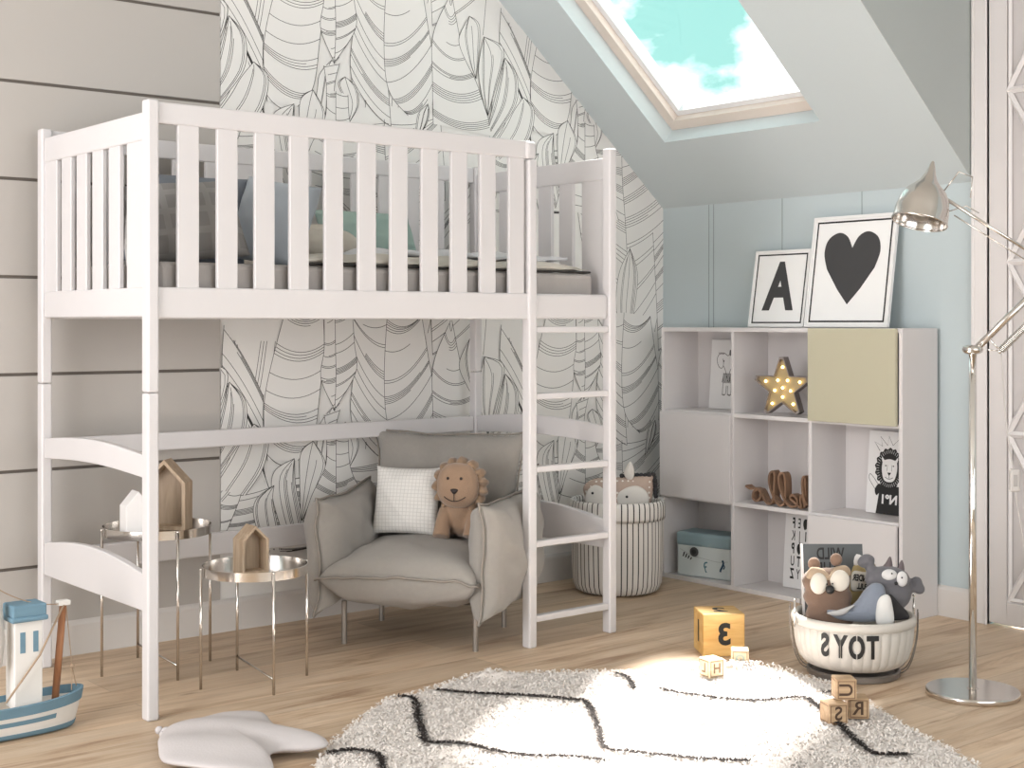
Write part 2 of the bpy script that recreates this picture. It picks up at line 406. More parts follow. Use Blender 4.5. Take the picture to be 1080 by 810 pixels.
# wallpaper drawing: overlapping outlined leaves, repeated over the wall
INKW = .0024
def Zp(X, Y): q = aty(230 + X / 3.6, Y / 3.6, YB); return (q.x, q.z)
def Zq(X, Y): q = aty(230 + X / 3.52, 330 + Y / 3.52, YB); return (q.x, q.z + 1.427)   # same leaf one repeat lower
def Zr(X, Y): q = aty(400 + X / 3.6, Y / 3.6, YB); return (q.x, q.z)
def lerp(a, b, t): return tuple(x + (y - x) * t for x, y in zip(a, b))
def along(c, t):
    t = max(0, min(1, t)); n = len(c) - 1; k = min(int(t * n), n - 1); return lerp(c[k], c[k + 1], t * n - k)
LEAVES = []
def half(fn, rib, edge, sag=.03, mode='cross', ns=10, seed=0, shift=0.):
    rnd = random.Random(seed)
    rib = smoothloop([fn(*p) for p in rib], 8, False); edge = smoothloop([fn(*p) for p in edge], 8, False)
    lines = [rib, edge]
    if mode == 'cross':
        t = .03
        while t < .99:
            k = rnd.choice([1, 1, 2, 4, 5]); st = .011 + rnd.random() * .006
            for i in range(k):
                a = along(rib, t + i * st - shift * .5); b = along(edge, t + i * st + shift)
                full = 1 if rnd.random() < .75 else rnd.uniform(.5, .85)
                pts = []
                for j in range(11):
                    s_ = j / 10 * full; q = lerp(a, b, s_); pts.append((q[0], q[1] - sag * 4 * s_ * (1 - s_)))
                lines.append(pts)
            t += k * st + rnd.uniform(.5, 1.3) / ns
    else:
        t = .08
        while t < .95:
            k = rnd.choice([1, 1, 2, 3]); st = .06
            for i in range(k):
                s0 = rnd.uniform(0, .35) if rnd.random() < .5 else 0
                pts = [lerp(along(rib, s0 + (1 - s0) * j / 12), along(edge, s0 + (1 - s0) * j / 12), t + i * st) for j in range(13)]
                lines.append(pts)
            t += k * st + rnd.uniform(.6, 1.2) / ns * 1.3
    LEAVES.append((rib + edge[::-1], lines))
# fillers behind
half(Zp, [(250, 470), (240, 560), (225, 640), (190, 740)], [(20, 470), (10, 560), (0, 640), (-20, 740)], .02, 'cross', 12, 51, .06)
half(Zp, [(400, 440), (395, 540), (390, 640), (380, 740)], [(250, 470), (240, 560), (225, 640), (190, 740)], .01, 'cross', 13, 52, -.05)
half(Zp, [(230, -60), (215, 60), (190, 200), (170, 420)], [(40, -100), (10, 60), (-20, 220), (-40, 430)], .0, 'long', 8, 3)
half(Zp, [(560, 380), (545, 520), (520, 640), (500, 760)], [(700, 360), (690, 500), (680, 640), (660, 780)], .01, 'long', 8, 4)
def Zs(X, Y): q = aty(X, Y, YB); return (q.x - 1.384, q.z)
half(Zs, [(655, 140), (656, 190), (660, 250), (664, 350)], [(600, 150), (606, 200), (618, 280), (640, 350)], .02, 'cross', 17, 41, -.22)
half(Zs, [(655, 140), (656, 190), (660, 250), (664, 350)], [(700, 150), (704, 220), (700, 290), (690, 350)], .02, 'cross', 17, 42, -.22)
half(Zs, [(688, 245), (690, 280), (692, 320), (694, 370)], [(730, 200), (736, 260), (738, 320), (735, 370)], .02, 'cross', 13, 43, -.2)
half(Zs, [(664, 262), (672, 290), (668, 330), (662, 372)], [(664, 262), (652, 290), (650, 330), (662, 372)], .0, 'long', 5, 44)
half(Zp, [(170, 130), (168, 300), (172, 420), (200, 520)], [(20, -160), (15, 20), (70, 150), (120, 330)], -.02, 'cross', 9, 11, .0)
half(Zp, [(255, -180), (205, 0), (175, 140), (172, 250), (185, 385)], [(395, -170), (400, 0), (385, 150), (360, 330), (300, 405)], .035, 'cross', 9, 12, .03)
half(Zp, [(640, -100), (628, 150), (645, 340), (655, 480)], [(505, -110), (515, 60), (500, 230), (510, 330)], .03, 'cross', 9, 14, -.12)
half(Zp, [(440, -160), (443, 0), (445, 120), (440, 238)], [(400, -140), (400, 0), (388, 110), (440, 238)], .008, 'cross', 8, 15)
half(Zp, [(440, -160), (443, 0), (445, 120), (440, 238)], [(505, -140), (515, 0), (520, 110), (440, 238)], .008, 'cross', 8, 16, -.05)
half(Zp, [(640, -100), (628, 150), (645, 340), (720, 440)], [(770, -60), (795, 100), (815, 230), (812, 400)], .04, 'cross', 9, 17, -.06)
half(Zp, [(885, -20), (930, 200), (985, 330), (1045, 520)], [(880, -20), (815, 130), (812, 300), (815, 470)], .035, 'cross', 9, 18, 0)
# small upright buds
half(Zp, [(430, 228), (440, 260), (420, 380), (405, 450)], [(430, 228), (385, 280), (375, 340), (360, 440)], 0, 'long', 4, 20)
half(Zp, [(480, 292), (520, 330), (530, 400), (500, 460)], [(480, 292), (455, 320), (485, 390), (490, 460)], 0, 'long', 3, 21)
half(Zp, [(460, 240), (440, 330), (440, 460), (440, 560)], [(400, 250), (410, 340), (405, 460), (400, 560)], .0, 'cross', 7, 22)
half(Zp, [(795, 395), (800, 430), (790, 470), (760, 520)], [(795, 395), (760, 430), (750, 480), (745, 540)], 0, 'long', 4, 23)
half(Zp, [(350, 345), (352, 400), (345, 470), (340, 560)], [(350, 345), (315, 370), (310, 440), (305, 560)], 0, 'long', 4, 24)
# tall upright leaves under the big ones
half(Zq, [(280, 540), (285, 640), (310, 760), (330, 860)], [(280, 540), (205, 590), (200, 690), (250, 860)], 0, 'long', 7, 25)
half(Zq, [(350, 475), (395, 560), (360, 660), (310, 770)], [(350, 475), (305, 520), (300, 620), (305, 770)], 0, 'long', 5, 26)
half(Zq, [(435, 465), (435, 600), (435, 720), (430, 860)], [(400, 470), (395, 570), (340, 690), (290, 860)], .004, 'cross', 9, 27)
half(Zq, [(435, 465), (435, 600), (435, 720), (430, 860)], [(480, 470), (490, 580), (540, 690), (600, 860)], .004, 'cross', 9, 28)
half(Zq, [(205, 640), (200, 700), (220, 800), (230, 880)], [(205, 640), (140, 690), (130, 760), (170, 880)], 0, 'long', 4, 29)
half(Zq, [(95, 600), (80, 680), (50, 760), (20, 830)], [(95, 600), (10, 670), (-40, 760), (-60, 850)], .01, 'cross', 7, 30)
half(Zq, [(125, 480), (100, 560), (60, 640), (10, 700)], [(90, 330), (60, 440), (20, 540), (-30, 620)], .0, 'long', 6, 31)
# slender leaves at the right
half(Zr, [(340, 62), (378, 100), (372, 230), (365, 300)], [(340, 62), (300, 150), (330, 240), (365, 300)], 0, 'long', 4, 32)
half(Zr, [(395, 140), (470, 190), (440, 330), (410, 440)], [(395, 140), (375, 250), (385, 350), (410, 440)], 0, 'long', 5, 33)
half(Zr, [(475, 220), (520, 290), (515, 400), (430, 530)], [(475, 220), (455, 300), (430, 400), (412, 470)], 0, 'long', 5, 34)
half(Zr, [(545, 370), (585, 420), (570, 520), (520, 600)], [(545, 370), (510, 420), (480, 480), (430, 560)], 0, 'long', 4, 35)
TX, TZ = 1.384, 1.427
nL = len(LEAVES)
wp = G(); lay = 0
for j in (1, 0, -1, -2):
    for li, (poly, lines) in enumerate(LEAVES):
        lay += 1
        for i in (-1, 0, 1, 2):
            ox, oz = i * TX, j * TZ
            xs = [p[0] + ox for p in poly]
            if max(xs) < XP or min(xs) > W: continue
            yy = YB - .0004 - lay * .00007 - (i + 1) * .000012
            n = len(poly); cx = sum(p[0] for p in poly) / n; cz = sum(p[1] for p in poly) / n
            h = n // 2   # strip fill between rib and edge
            rib = poly[:h]; edge = poly[h:][::-1]; m_ = min(len(rib), len(edge))
            v = [(p[0] + ox, yy, p[1] + oz) for p in rib[:m_]] + [(p[0] + ox, yy, p[1] + oz) for p in edge[:m_]]
            wp.add(v, [(q, q + 1, m_ + q + 1, m_ + q) for q in range(m_ - 1)], 0)
            for L_ in lines:
                wp.ribbon([(p[0] + ox, p[1] + oz) for p in L_], INKW, lambda u, v_, y_=yy - .00005: (u, y_, v_), 1)
me = wp.mesh('wallpaper', fix=False)
bm = bmesh.new(); bm.from_mesh(me)
for co_, no_ in (((XP + .001, 0, 0), (-1, 0, 0)), ((W, 0, 0), (1, 0, 0)), ((0, 0, .13), (0, 0, -1)), ((W, 0, ZK), (math.sin(TH), 0, math.cos(TH)))):
    bmesh.ops.bisect_plane(bm, geom=bm.verts[:] + bm.edges[:] + bm.faces[:], plane_co=co_, plane_no=no_, clear_outer=True)
bm.to_mesh(me); bm.free()
struct(link('trim_3', me, [PAPER, INK]))

# right wall (knee wall under the slope and full wall of the dormer), cheek, slope with roof window, ceiling
DY0, DY1, DZ = 1.55, 3.134, 2.72       # doorway
g = G().box((W, YC, 0), (W + .12, YB + .12, ZK + .02)); g.box((W, DY1, 0), (W + .12, YC, ZC)).box((W, DY0, DZ), (W + .12, DY1, ZC)).box((W, Y0 - .1, 0), (W + .12, DY0, ZC))
struct(g.obj('wall_right', BLUEW))
g = G()
for yy in (4.64, 4.61, 4.19, 3.75): g.box((W - .0012, yy - .002, .12), (W, yy + .002, ZK))
struct(g.obj('trim_4', mat('panel_seam', '8F999D', .7)))
g = G().prism([(W + .1, ZK), (W + .1, ZC), (XC, ZC), (W, ZK)], YC, YC + .002, 'y'); struct(g.obj('wall_cheek', CHEEK))
ct, st = math.cos(TH), math.sin(TH)
def SP(s_, y, n): return (W - s_ * ct + n * st, y, ZK + s_ * st + n * ct)
def sbox(g, s0, s1, y0, y1, n0, n1, mi=0):
    v = [SP(*q) for q in ((s0, y0, n0), (s1, y0, n0), (s1, y1, n0), (s0, y1, n0), (s0, y0, n1), (s1, y0, n1), (s1, y1, n1), (s0, y1, n1))]
    return g.add(v, [(0, 3, 2, 1), (4, 5, 6, 7), (0, 1, 5, 4), (1, 2, 6, 5), (2, 3, 7, 6), (3, 0, 4, 7)], mi)
SA, SB, WA, WB = .42, 1.74, 3.722, 4.622    # opening
ST = (ZC - ZK) / st
g = G()
sbox(g, -.1, SA, YC + .0022, YB + .1, 0, .16); sbox(g, SB, ST + .05, YC + .0022, YB + .1, 0, .16)
sbox(g, SA, SB, YC + .0022, WA, 0, .16); sbox(g, SA, SB, WB, YB + .1, 0, .16)
struct(g.obj('ceiling_slope', SLANT))
FRAME = mat('window_frame_wood', 'D9CCC2', .45, var=.04)
g = G(); a, b = .055, .085
sbox(g, SA, SA + a, WA, WB, .078, .15); sbox(g, SB - a, SB, WA, WB, .078, .15)
sbox(g, SA + a, SB - a, WA, WA + a, .078, .15); sbox(g, SA + a, SB - a, WB - a, WB, .078, .15)
wf = struct(g.obj('window_1', FRAME, bevel=.003))
g = G(); c0 = a; c1 = .085
sbox(g, SA + c0, SA + c1, WA + c0, WB - c0, .11, .17); sbox(g, SB - c1, SB - c0, WA + c0, WB - c0, .11, .17)
sbox(g, SA + c1, SB - c1, WA + c0, WA + c1, .11, .17); sbox(g, SA + c1, SB - c1, WB - c1, WB - c0, .11, .17)
g.obj('sash', mat('white_sash', 'E4E4E6', .35), wf, bevel=.002)
glass = bpy.data.materials.new('clear_pane'); glass.use_nodes = True; t = glass.node_tree; t.nodes.clear()
tr = N(t, 'ShaderNodeBsdfTransparent'); gl = N(t, 'ShaderNodeBsdfGlossy'); gl.inputs['Roughness'].default_value = .02
fr_ = N(t, 'ShaderNodeValue'); fr_.outputs[0].default_value = .045; mxs = N(t, 'ShaderNodeMixShader'); o_ = N(t, 'ShaderNodeOutputMaterial')
t.links.new(fr_.outputs[0], mxs.inputs[0]); t.links.new(tr.outputs[0], mxs.inputs[1]); t.links.new(gl.outputs[0], mxs.inputs[2]); t.links.new(mxs.outputs[0], o_.inputs[0])
g = G(); sbox(g, SA + c1, SB - c1, WA + c1, WB - c1, .138, .144); g.obj('window_pane', glass, wf)
struct(G().box((X0 - .1, YC, ZC), (XC, YB + .1, ZC + .1)).box((X0 - .1, Y0 - .1, ZC), (W + .12, YC + .02, ZC + .1)).obj('ceiling', CEIL))
# unseen near and left walls; wide windows added to go with the fill lights
def window_wall(name, horiz, fixed, a, b, wa, wb, wz0, wz1, wn):
    g = G()
    def bx(u0, u1, z0, z1):
        if horiz: g.box((u0, fixed - .1, z0), (u1, fixed, z1))
        else: g.box((fixed - .1, u0, z0), (fixed, u1, z1))
    bx(a, b, 0, wz0); bx(a, b, wz1, ZC); bx(a, wa, wz0, wz1); bx(wb, b, wz0, wz1)
    struct(g.obj(name, mat('warm_white_wall', 'D9D4CC', .7)))
    g = G()
    for u0, u1, z0, z1 in ((wa, wb, wz0, wz0 + .05), (wa, wb, wz1 - .05, wz1), (wa, wa + .05, wz0, wz1), (wb - .05, wb, wz0, wz1), ((wa + wb) / 2 - .03, (wa + wb) / 2 + .03, wz0, wz1)):
        if horiz: g.box((u0, fixed - .08, z0), (u1, fixed - .03, z1))
        else: g.box((fixed - .08, u0, z0), (fixed - .03, u1, z1))
    struct(g.obj(wn, TRIM))
window_wall('wall_front', True, Y0, X0, W, .05, 3.75, .62, 2.58, 'added_window_2')
window_wall('wall_left', False, X0, Y0, YB, 1.3, 4.6, .62, 2.58, 'added_window_3')

# baseboards
def baseboard(name, poly_fn, m=TRIM): pass
pr = [(0, 0), (.016, 0), (.016, .108), (.012, .118), (.006, .125), (0, .125)]
struct(G().prism([(YB - .001 - d, z) for d, z in pr], X0, W, 'x').obj('baseboard_back', mat('baseboard_paint', 'CFCAC6', .45)))
struct(G().prism([(W - d, z) for d, z in pr], YC, YB - .02, 'y').obj('baseboard_right', MATS['baseboard_paint']))
# door casing and door
g = G().box((W - .022, DY1, 0), (W + .01, YC - .004, 2.80)).box((W - .022, DY0 - .07, 0), (W + .01, DY0, 2.80)).box((W - .022, DY0, DZ), (W + .01, DY1, 2.80))
g.box((W - .028, YC - .016, 0), (W, YC - .004, 2.80)).box((W - .026, DY1, 0), (W, DY1 + .012, 2.80))
struct(g.obj('trim_5', TRIM, bevel=.003))
def door(name, y0, y1):
    xs_ = W - .014
    g = G(); st_ = .078
    g.box((xs_, y0, .012), (xs_ + .035, y0 + st_, DZ - .004)).box((xs_, y1 - st_, .012), (xs_ + .035, y1, DZ - .004))
    zb = .10; g.box((xs_, y0 + st_, .012), (xs_ + .035, y1 - st_, zb)).box((xs_, y0 + st_, 2.62), (xs_ + .035, y1 - st_, DZ - .004))
    d = struct(g.obj(name, mat('door_paint', 'D3CECD', .38), bevel=.004))
    G().box((xs_ + .02, y0 + st_, zb), (xs_ + .028, y1 - st_, 2.62)).obj('door_panel', mat('frosted_panel', 'C3BEBD', .3), d)
    g = G(); ya, yb_ = y0 + st_, y1 - st_; m_ = (ya + yb_) / 2
    dz = .344; k0 = zb
    def bar(p, q, w=.013): g.tube([(xs_ + .012, p[0], p[1]), (xs_ + .012, q[0], q[1])], w, 4)
    # moulding round the panel
    for p, q in (((ya + .008, zb), (ya + .008, 2.62)), ((yb_ - .008, zb), (yb_ - .008, 2.62)), ((ya, zb + .008), (yb_, zb + .008)), ((ya, 2.612), (yb_, 2.612))): bar(p, q, .01)
    z = zb
    nodes = [zb + .0, .755 - .0, 1.434, 2.115]
    for z in (.76, 1.437, 2.112):
        bar((yb_, z), (ya, z))
    for z0_, z1_ in ((zb, .76), (.76, 1.437), (1.437, 2.112), (2.112, 2.62)):
        zm = (z0_ + z1_) / 2 if z1_ < 2.5 else z0_ + .338
        for yy in (yb_, ya):
            bar((yy, z0_), (m_, zm)); bar((yy, min(z1_, zm + .338)), (m_, zm))
    g.obj('door_lattice', mat('lattice_paint', 'DEDAD9', .4), d)
    return d
dA = door('door_1', 2.592, 3.131); dB = door('door_2', 2.04, 2.586); dC = door('door_3', 1.556, 2.034)
for d, yy in ((dB, 2.54),): pass

# ================================================================== LOFT BED
BX0, BX1, BY0, BY1 = 1.857, 3.757, 3.985, 4.828     # post centres
O = Vector((1.857, 3.985, 0))
bed = thing('loft_bed', 'white wooden loft bed with slatted guard rails and built-in ladder over the armchair', 'bed', O)
def bb(g, a, b): return g.box(tuple(Vector(a) - O), tuple(Vector(b) - O))
def post(x, y, zt, w=.019, d=.022, z0=0, nm='post'):
    g = G(); bb(g, (x - w, y - d, z0), (x + w, y + d, zt)); g.obj(nm, BEDW, bed, bevel=.007, seg=3)
for x, y in ((BX0, BY0), (BX0, BY1), (BX1, BY1), (BX1, BY0)):
    (post(x, y, .987, z0=0), post(x, y, 1.872, z0=.989)) if (x, y) != (BX1, BY0) else post(x, y, 1.872)
post(3.353, BY0, 1.800)
def beam(nm, a, b, bev=.006): 
    g = G(); bb(g, a, b); g.obj(nm, BEDW, bed, bevel=bev, seg=3)
T = .012
XL = 3.372
beam('guard_rail', (BX0 + .019, BY0 - T, 1.802), (3.330, BY0 + T, 1.868)); beam('guard_rail', (3.322, BY0 - .022, 1.801), (XL, BY0 + .022, 1.868), .015)
beam('side_board', (BX0 + .019, BY0 - T, 1.212), (XL, BY0 + T, 1.307))
beam('side_board', (3.372, BY0 - T, 1.212), (BX1 - .019, BY0 + T, 1.307), .012)
beam('guard_rail', (BX0 + .019, BY1 - T, 1.802), (BX1 - .019, BY1 + T, 1.868))
beam('side_board', (BX0 + .019, BY1 - T, 1.212), (BX1 - .019, BY1 + T, 1.307))
for x in (BX0, BX1):
    beam('end_board', (x - T, BY0 + .022, 1.216), (x + T, BY1 - .022, 1.307))
    g = G(); n = 16; poly = []
    ya, yb_ = BY0 + .022 - O.y, BY1 - .022 - O.y
    for i in range(n + 1):
        u = i / n; poly.append((ya + (yb_ - ya) * u, 1.838 + .0 * math.sin(u * PI)))
    poly += [(yb_, 1.752), (ya, 1.752)]
    g.prism(poly, x - T - O.x, x + T - O.x, 'x'); g.obj('end_rail', BEDW, bed, bevel=.005)
SLX = [1.979, 2.112, 2.244, 2.371, 2.503, 2.634, 2.764, 2.894, 3.022, 3.152, 3.285]
for x in SLX: beam('slat', (x - .0355, BY0 - .008, 1.300), (x + .0355, BY0 + .008, 1.806), .003)
for x in SLX + [3.416, 3.548, 3.675]: beam('slat', (x - .0355, BY1 - .008, 1.300), (x + .0355, BY1 + .008, 1.806), .003)
for y0_, y1_ in [(4.005, 4.137), (4.700, 4.808)] + [(4.232 + k * .1285 - .041, 4.232 + k * .1285 + .041) for k in range(4)]:
    for x in (BX0, BX1): beam('slat', (x - .008, y0_, 1.300), (x + .008, y1_, 1.758), .003)
# rungs
for z in (.092, .368, .644, .914, 1.161): beam('rung', (3.372, BY0 - .017, z), (BX1 - .019, BY0 + .017, z + .024), .005)
# lower rails
beam('lower_rail', (BX0 + .019, BY1 - T, .730), (BX1 - .019, BY1 + T, .795))
beam('lower_rail', (BX0 + .019, BY1 - T, .322), (BX1 - .019, BY1 + T, .408))
for x in (BX0, BX1):
    for z0_, hh, rise, rb in ((.728, .07, .022, .03), (.325, .112, .035, .03)):
        n = 18; poly = []
        for i in range(n + 1):
            u = i / n; poly.append((ya + (yb_ - ya) * u, z0_ + hh + rise * math.sin(u * PI)))
        for i in range(n, -1, -1):
            u = i / n; poly.append((ya + (yb_ - ya) * u, z0_ + (rb * .5 * math.sin(u * PI) if hh < .1 else 0)))
        G().prism(poly, x - T - O.x, x + T - O.x, 'x').obj('arched_rail', BEDW, bed, bevel=.004)

# bedding
MATT = mat('mattress_ticking', 'A9A4A1', .9, var=.04, bump=.4, bscale=120, stretch=(1, 1, .1))
g = G().box((1.905, 4.02, 1.235), (3.705, 4.795, 1.388)); g.obj('x', MATT); 
mo = bpy.data.objects['x']; mo.name = 'mattress'; tag(mo, 'grey quilted mattress lying in the white loft bed', 'mattress')
b_ = mo.modifiers.new('b', 'BEVEL'); b_.width = .02; b_.segments = 3
CREAM = mat('cream_cotton', 'CFC9BF', .9, var=.04, vscale=12, bump=.3, bscale=30)
def soft_slab(name, x0, x1, y0, y1, z0, z1, m, seed=0, amp=.006, nx=40, ny=20):
    rnd = random.Random(seed); ph = [rnd.uniform(0, 6) for _ in range(6)]
    g = G(); v = []; f = []
    for s_ in (0, 1):
        for j in range(ny + 1):
            for i in range(nx + 1):
                u, w_ = i / nx, j / ny
                e = min(1, 12 * min(u, 1 - u)) ** .5 * min(1, 8 * min(w_, 1 - w_)) ** .5
                zz = z0 + .25 * (z1 - z0) + ((z1 - z0) * .75 * e + amp * math.sin(u * 23 + w_ * 5 + ph[0]) + amp * .7 * math.sin(w_ * 17 - u * 9 + ph[1])) if s_ else z0 + .25 * (z1 - z0) - .25 * (z1 - z0) * e
                v.append((x0 + (x1 - x0) * u, y0 + (y1 - y0) * w_, zz))
    k = (nx + 1) * (ny + 1)
    for s_ in (0, 1):
        for j in range(ny):
            for i in range(nx):
                a = s_ * k + j * (nx + 1) + i; q = (a, a + 1, a + nx + 2, a + nx + 1); f.append(q if s_ else q[::-1])
    for i in range(nx):
        a = i; f.append((a, a + 1, k + a + 1, k + a)); a = ny * (nx + 1) + i; f.append((a, k + a, k + a + 1, a + 1))
    for j in range(ny):
        a = j * (nx + 1); f.append((a, k + a, k + a + nx + 1, a + nx + 1)); a += nx; f.append((a, a + nx + 1, k + a + nx + 1, k + a))
    g.add(v, f); return g.obj(name, m, smooth=True)
PIP = mat('black_piping', '2B2826', .7)
d = soft_slab('duvet', 2.42, 3.69, 4.03, 4.78, 1.392, 1.436, CREAM, 3)
tag(d, 'cream folded duvet spread over the right part of the loft bed mattress', 'duvet')
G().tube([(2.42, 4.026, 1.393), (3.692, 4.026, 1.393), (3.692, 4.77, 1.393)], .004, 6).obj('piping', PIP, d)
sh = soft_slab('throw_blanket', 2.72, 3.66, 4.12, 4.76, 1.434, 1.462, mat('white_cotton', 'D9D9DC', .9, bump=.2, bscale=40), 5, .007)
tag(sh, 'white throw blanket lying flat on top of the cream duvet', 'blanket')
def pillow(name, label, m, w_, h_, t_, loc, e, seed=1, piping=None, group=None, **k):
    t0 = thing(name, label, 'pillow', loc, rot=e, group=group)
    g, seam = cushion(w_, h_, t_, seed=seed, **k)
    g2 = G(); g2.add([(a, b, c + h_ / 2) for a, b, c in g.v], g.f)
    g2.obj('cushion_cover', m, t0, smooth=True, sub=1)
    if piping: G().tube([(a, b, c + h_ / 2) for a, b, c in seam], .0035, 6, cap=False).obj('piping', piping, t0, smooth=True)
    return t0
def plaid(name, base, line, sc, width=.08, rough=.95):
    m = bpy.data.materials.new(name); m.use_nodes = True; t = m.node_tree; L = t.links.new; b = t.nodes['Principled BSDF']; b.inputs['Roughness'].default_value = rough
    tcn = N(t, 'ShaderNodeTexCoord'); sp = N(t, 'ShaderNodeSeparateXYZ'); L(tcn.outputs['Object'], sp.inputs[0]); outs = []
    for ax in (0, 2):
        mu = N(t, 'ShaderNodeMath', operation='MULTIPLY'); mu.inputs[1].default_value = sc; L(sp.outputs[ax], mu.inputs[0])
        fr = N(t, 'ShaderNodeMath', operation='FRACT'); L(mu.outputs[0], fr.inputs[0])
        lt = N(t, 'ShaderNodeMath', operation='LESS_THAN'); lt.inputs[1].default_value = width; L(fr.outputs[0], lt.inputs[0]); outs.append(lt.outputs[0])
    mx_ = N(t, 'ShaderNodeMath', operation='MAXIMUM'); L(outs[0], mx_.inputs[0]); L(outs[1], mx_.inputs[1])
    mc = N(t, 'ShaderNodeMix', data_type='RGBA'); mc.inputs[6].default_value = (*hexc(base), 1); mc.inputs[7].default_value = (*hexc(line), 1)
    L(mx_.outputs[0], mc.inputs[0]); L(mc.outputs[2], b.inputs['Base Color']); return m
pillow('pillow', 'grey pillow with pale check lines, nearest the head post of the loft bed', plaid('grey_check', '8E8C8A', '9B9997', 14, .3), .42, .29, .14, (2.06, 4.13, 1.392), (R(-24), R(-6), R(-10)), 2)
pillow('pillow', 'slate grey pillow standing behind the checked one in the loft bed', mat('slate_cotton', '757B84', .9, var=.04, bump=.2, bscale=30), .42, .33, .13, (2.17, 4.40, 1.392), (R(-14), R(3), R(-30)), 3)
pillow('pillow', 'powder blue pillow leaning beside the slate grey pillow in the loft bed', mat('powder_blue_cotton', 'B2BBC4', .9, var=.04, bump=.2, bscale=30), .30, .31, .12, (2.36, 4.22, 1.392), (R(-16), R(10), R(-60)), 4)
pillow('pillow', 'sage green pillow lying against the back rail of the loft bed', mat('sage_cotton', '93A8A0', .92, var=.05, bump=.3, bscale=60), .48, .20, .13, (3.12, 4.67, 1.455), (R(-22), 0, R(4)), 5)
pillow('pillow', 'cream pillow lying low between the blue and the sage pillows', mat('oat_cotton', 'BDB6AC', .92, var=.04, bump=.3, bscale=60), .40, .26, .10, (2.66, 4.30, 1.455), (R(-72), 0, R(-8)), 6)

# ================================================================== ARMCHAIR
CH = (3.18, 4.395, 0); CHR = math.atan2(-.801, .598)
chair = thing('armchair', 'grey linen armchair with pillow-like arms under the white loft bed', 'armchair', CH, CHR)
def place(g, seam, M):
    g.v = [tuple(M @ Vector(q)) for q in g.v]; return [tuple(M @ Vector(q)) for q in seam]
def TRS(loc, e): return Matrix.Translation(loc) @ Matrix.Rotation(e[2], 4, 'Z') @ Matrix.Rotation(e[1], 4, 'Y') @ Matrix.Rotation(e[0], 4, 'X')
from mathutils import noise as mno
def chair_cushion(nm, w_, h_, t_, loc, e, seed, parent=chair, warp=None, **k):
    g, seam = cushion(w_, h_, t_, seed=seed, n=26, **k)
    warp = warp or (lambda x, y, z: (x, y, z))
    def wr2(x, y, z):
        x, y, z = warp(x, y, z); s2 = seed * 3.7
        return (x + .010 * mno.noise((x * 7, y * 3, z * 7 + s2)), y + .014 * mno.noise((x * 6 + s2, 3, z * 6)) + .010 * mno.noise((x * 15, s2, z * 12)) * (1 if y > 0 else -1), z + .012 * mno.noise((x * 6, s2, z * 7)))
    g.v = [wr2(*q) for q in g.v]; seam = [wr2(*q) for q in seam]
    seam = place(g, seam, TRS(loc, e))
    o = g.obj(nm, CHAIRF, parent, smooth=True, sub=1)
    G().tube(seam, .0045, 6, cap=False).obj('piping', CHAIRD, o, smooth=True)
    return o
# seat: lying cushion, rounder in front
chair_cushion('seat_cushion', .60, .66, .235, (0, -.055, .262), (R(90), 0, 0), 3, puff=.42, pinch=.04, wr=.006, ear=0,
              warp=lambda x, y, z: (x, y + (.030 * max(0, z / .33) ** 2) * (1 - (x / .30) ** 2) - (.022 if y < 0 else 0) * max(0, z / .33) * (1 - (x / .31) ** 2), z + .02 * max(0, z / .33) * (1 - (x / .3) ** 2)))
# backrest
chair_cushion('backrest', .635, .485, .20, (0, .275, .525), (R(-13), 0, 0), 5, puff=.42, pinch=.085, ear=.055, wr=.011)
# arms: standing pillows along the sides
for s_ in (-1, 1):
    chair_cushion('armrest', .66, .42, .20, (s_ * .325, -.02, .345), (R(0), 0, R(90 + s_ * -3)), 8 + s_, puff=.40, pinch=.055, ear=.05, wr=.010,
                  warp=lambda x, y, z: (x, y, z * (1.0 + .02 * x)))
fr = G(); fr.box((-.22, -.12, .145), (.22, .22, .175)).obj('seat_frame', mat('chair_frame_metal', '6E6964', .5, .6), chair, bevel=.01)
for x in (-.254, .254):
    for y in (-.212, .212):
        G().tube([(x, y, 0), (x, y, .16)], .0105, 14).obj('leg', mat('chair_leg_metal', '96908A', .35, .7), chair, smooth=False)
# white pillow on the chair
def rch(x, y, z): return (CH[0] + x * .598 + y * .801, CH[1] - x * .801 + y * .598, z)
pc = pillow('pillow', 'white pillow with a fine grey grid, propped in the grey armchair', plaid('fine_grid_cotton', 'E3E0DC', 'CFCCC8', 70, .16), .275, .275, .10,
            rch(-.102, .035, .372), (R(-16), 0, CHR), 9, ear=.03, pinch=.05)

# ------------------------------------------------------------------ plush lion
PLUSH = mat('camel_plush', '9C8069', .95, var=.08, vscale=40, bump=.5, bscale=260, sheen=.4)
PLUSH2 = mat('camel_plush_mane', '967C64', .95, var=.12, vscale=50, bump=.5, bscale=220, sheen=.4)
DARK = mat('dark_thread', '2C2220', .6)
lion = thing('plush_lion', 'light brown plush lion with ruffled mane sitting in the grey armchair', 'stuffed toy', rch(.130, .005, .372), CHR)
blob('body', [('b', (0, .05, .075), (.062, .07, .075)), ('b', (0, .02, .12), (.05, .05, .06)),
              ('t', [(-.055, .02, .11), (-.06, -.02, .06), (-.058, -.05, .012)], [.03, .03, .035]),
              ('t', [(.055, .02, .11), (.058, -.01, .06), (.055, -.035, .012)], [.03, .03, .034]),
              ('b', (-.06, .085, .03), (.04, .07, .03)), ('b', (.065, .085, .03), (.04, .07, .03))], PLUSH, lion, .006)
hd = [(0, .088), (.045, .080), (.074, .045), (.082, 0), (.074, -.045), (.045, -.076), (0, -.084), (-.045, -.076), (-.074, -.045), (-.082, 0), (-.074, .045), (-.045, .080)]
HZ = .205
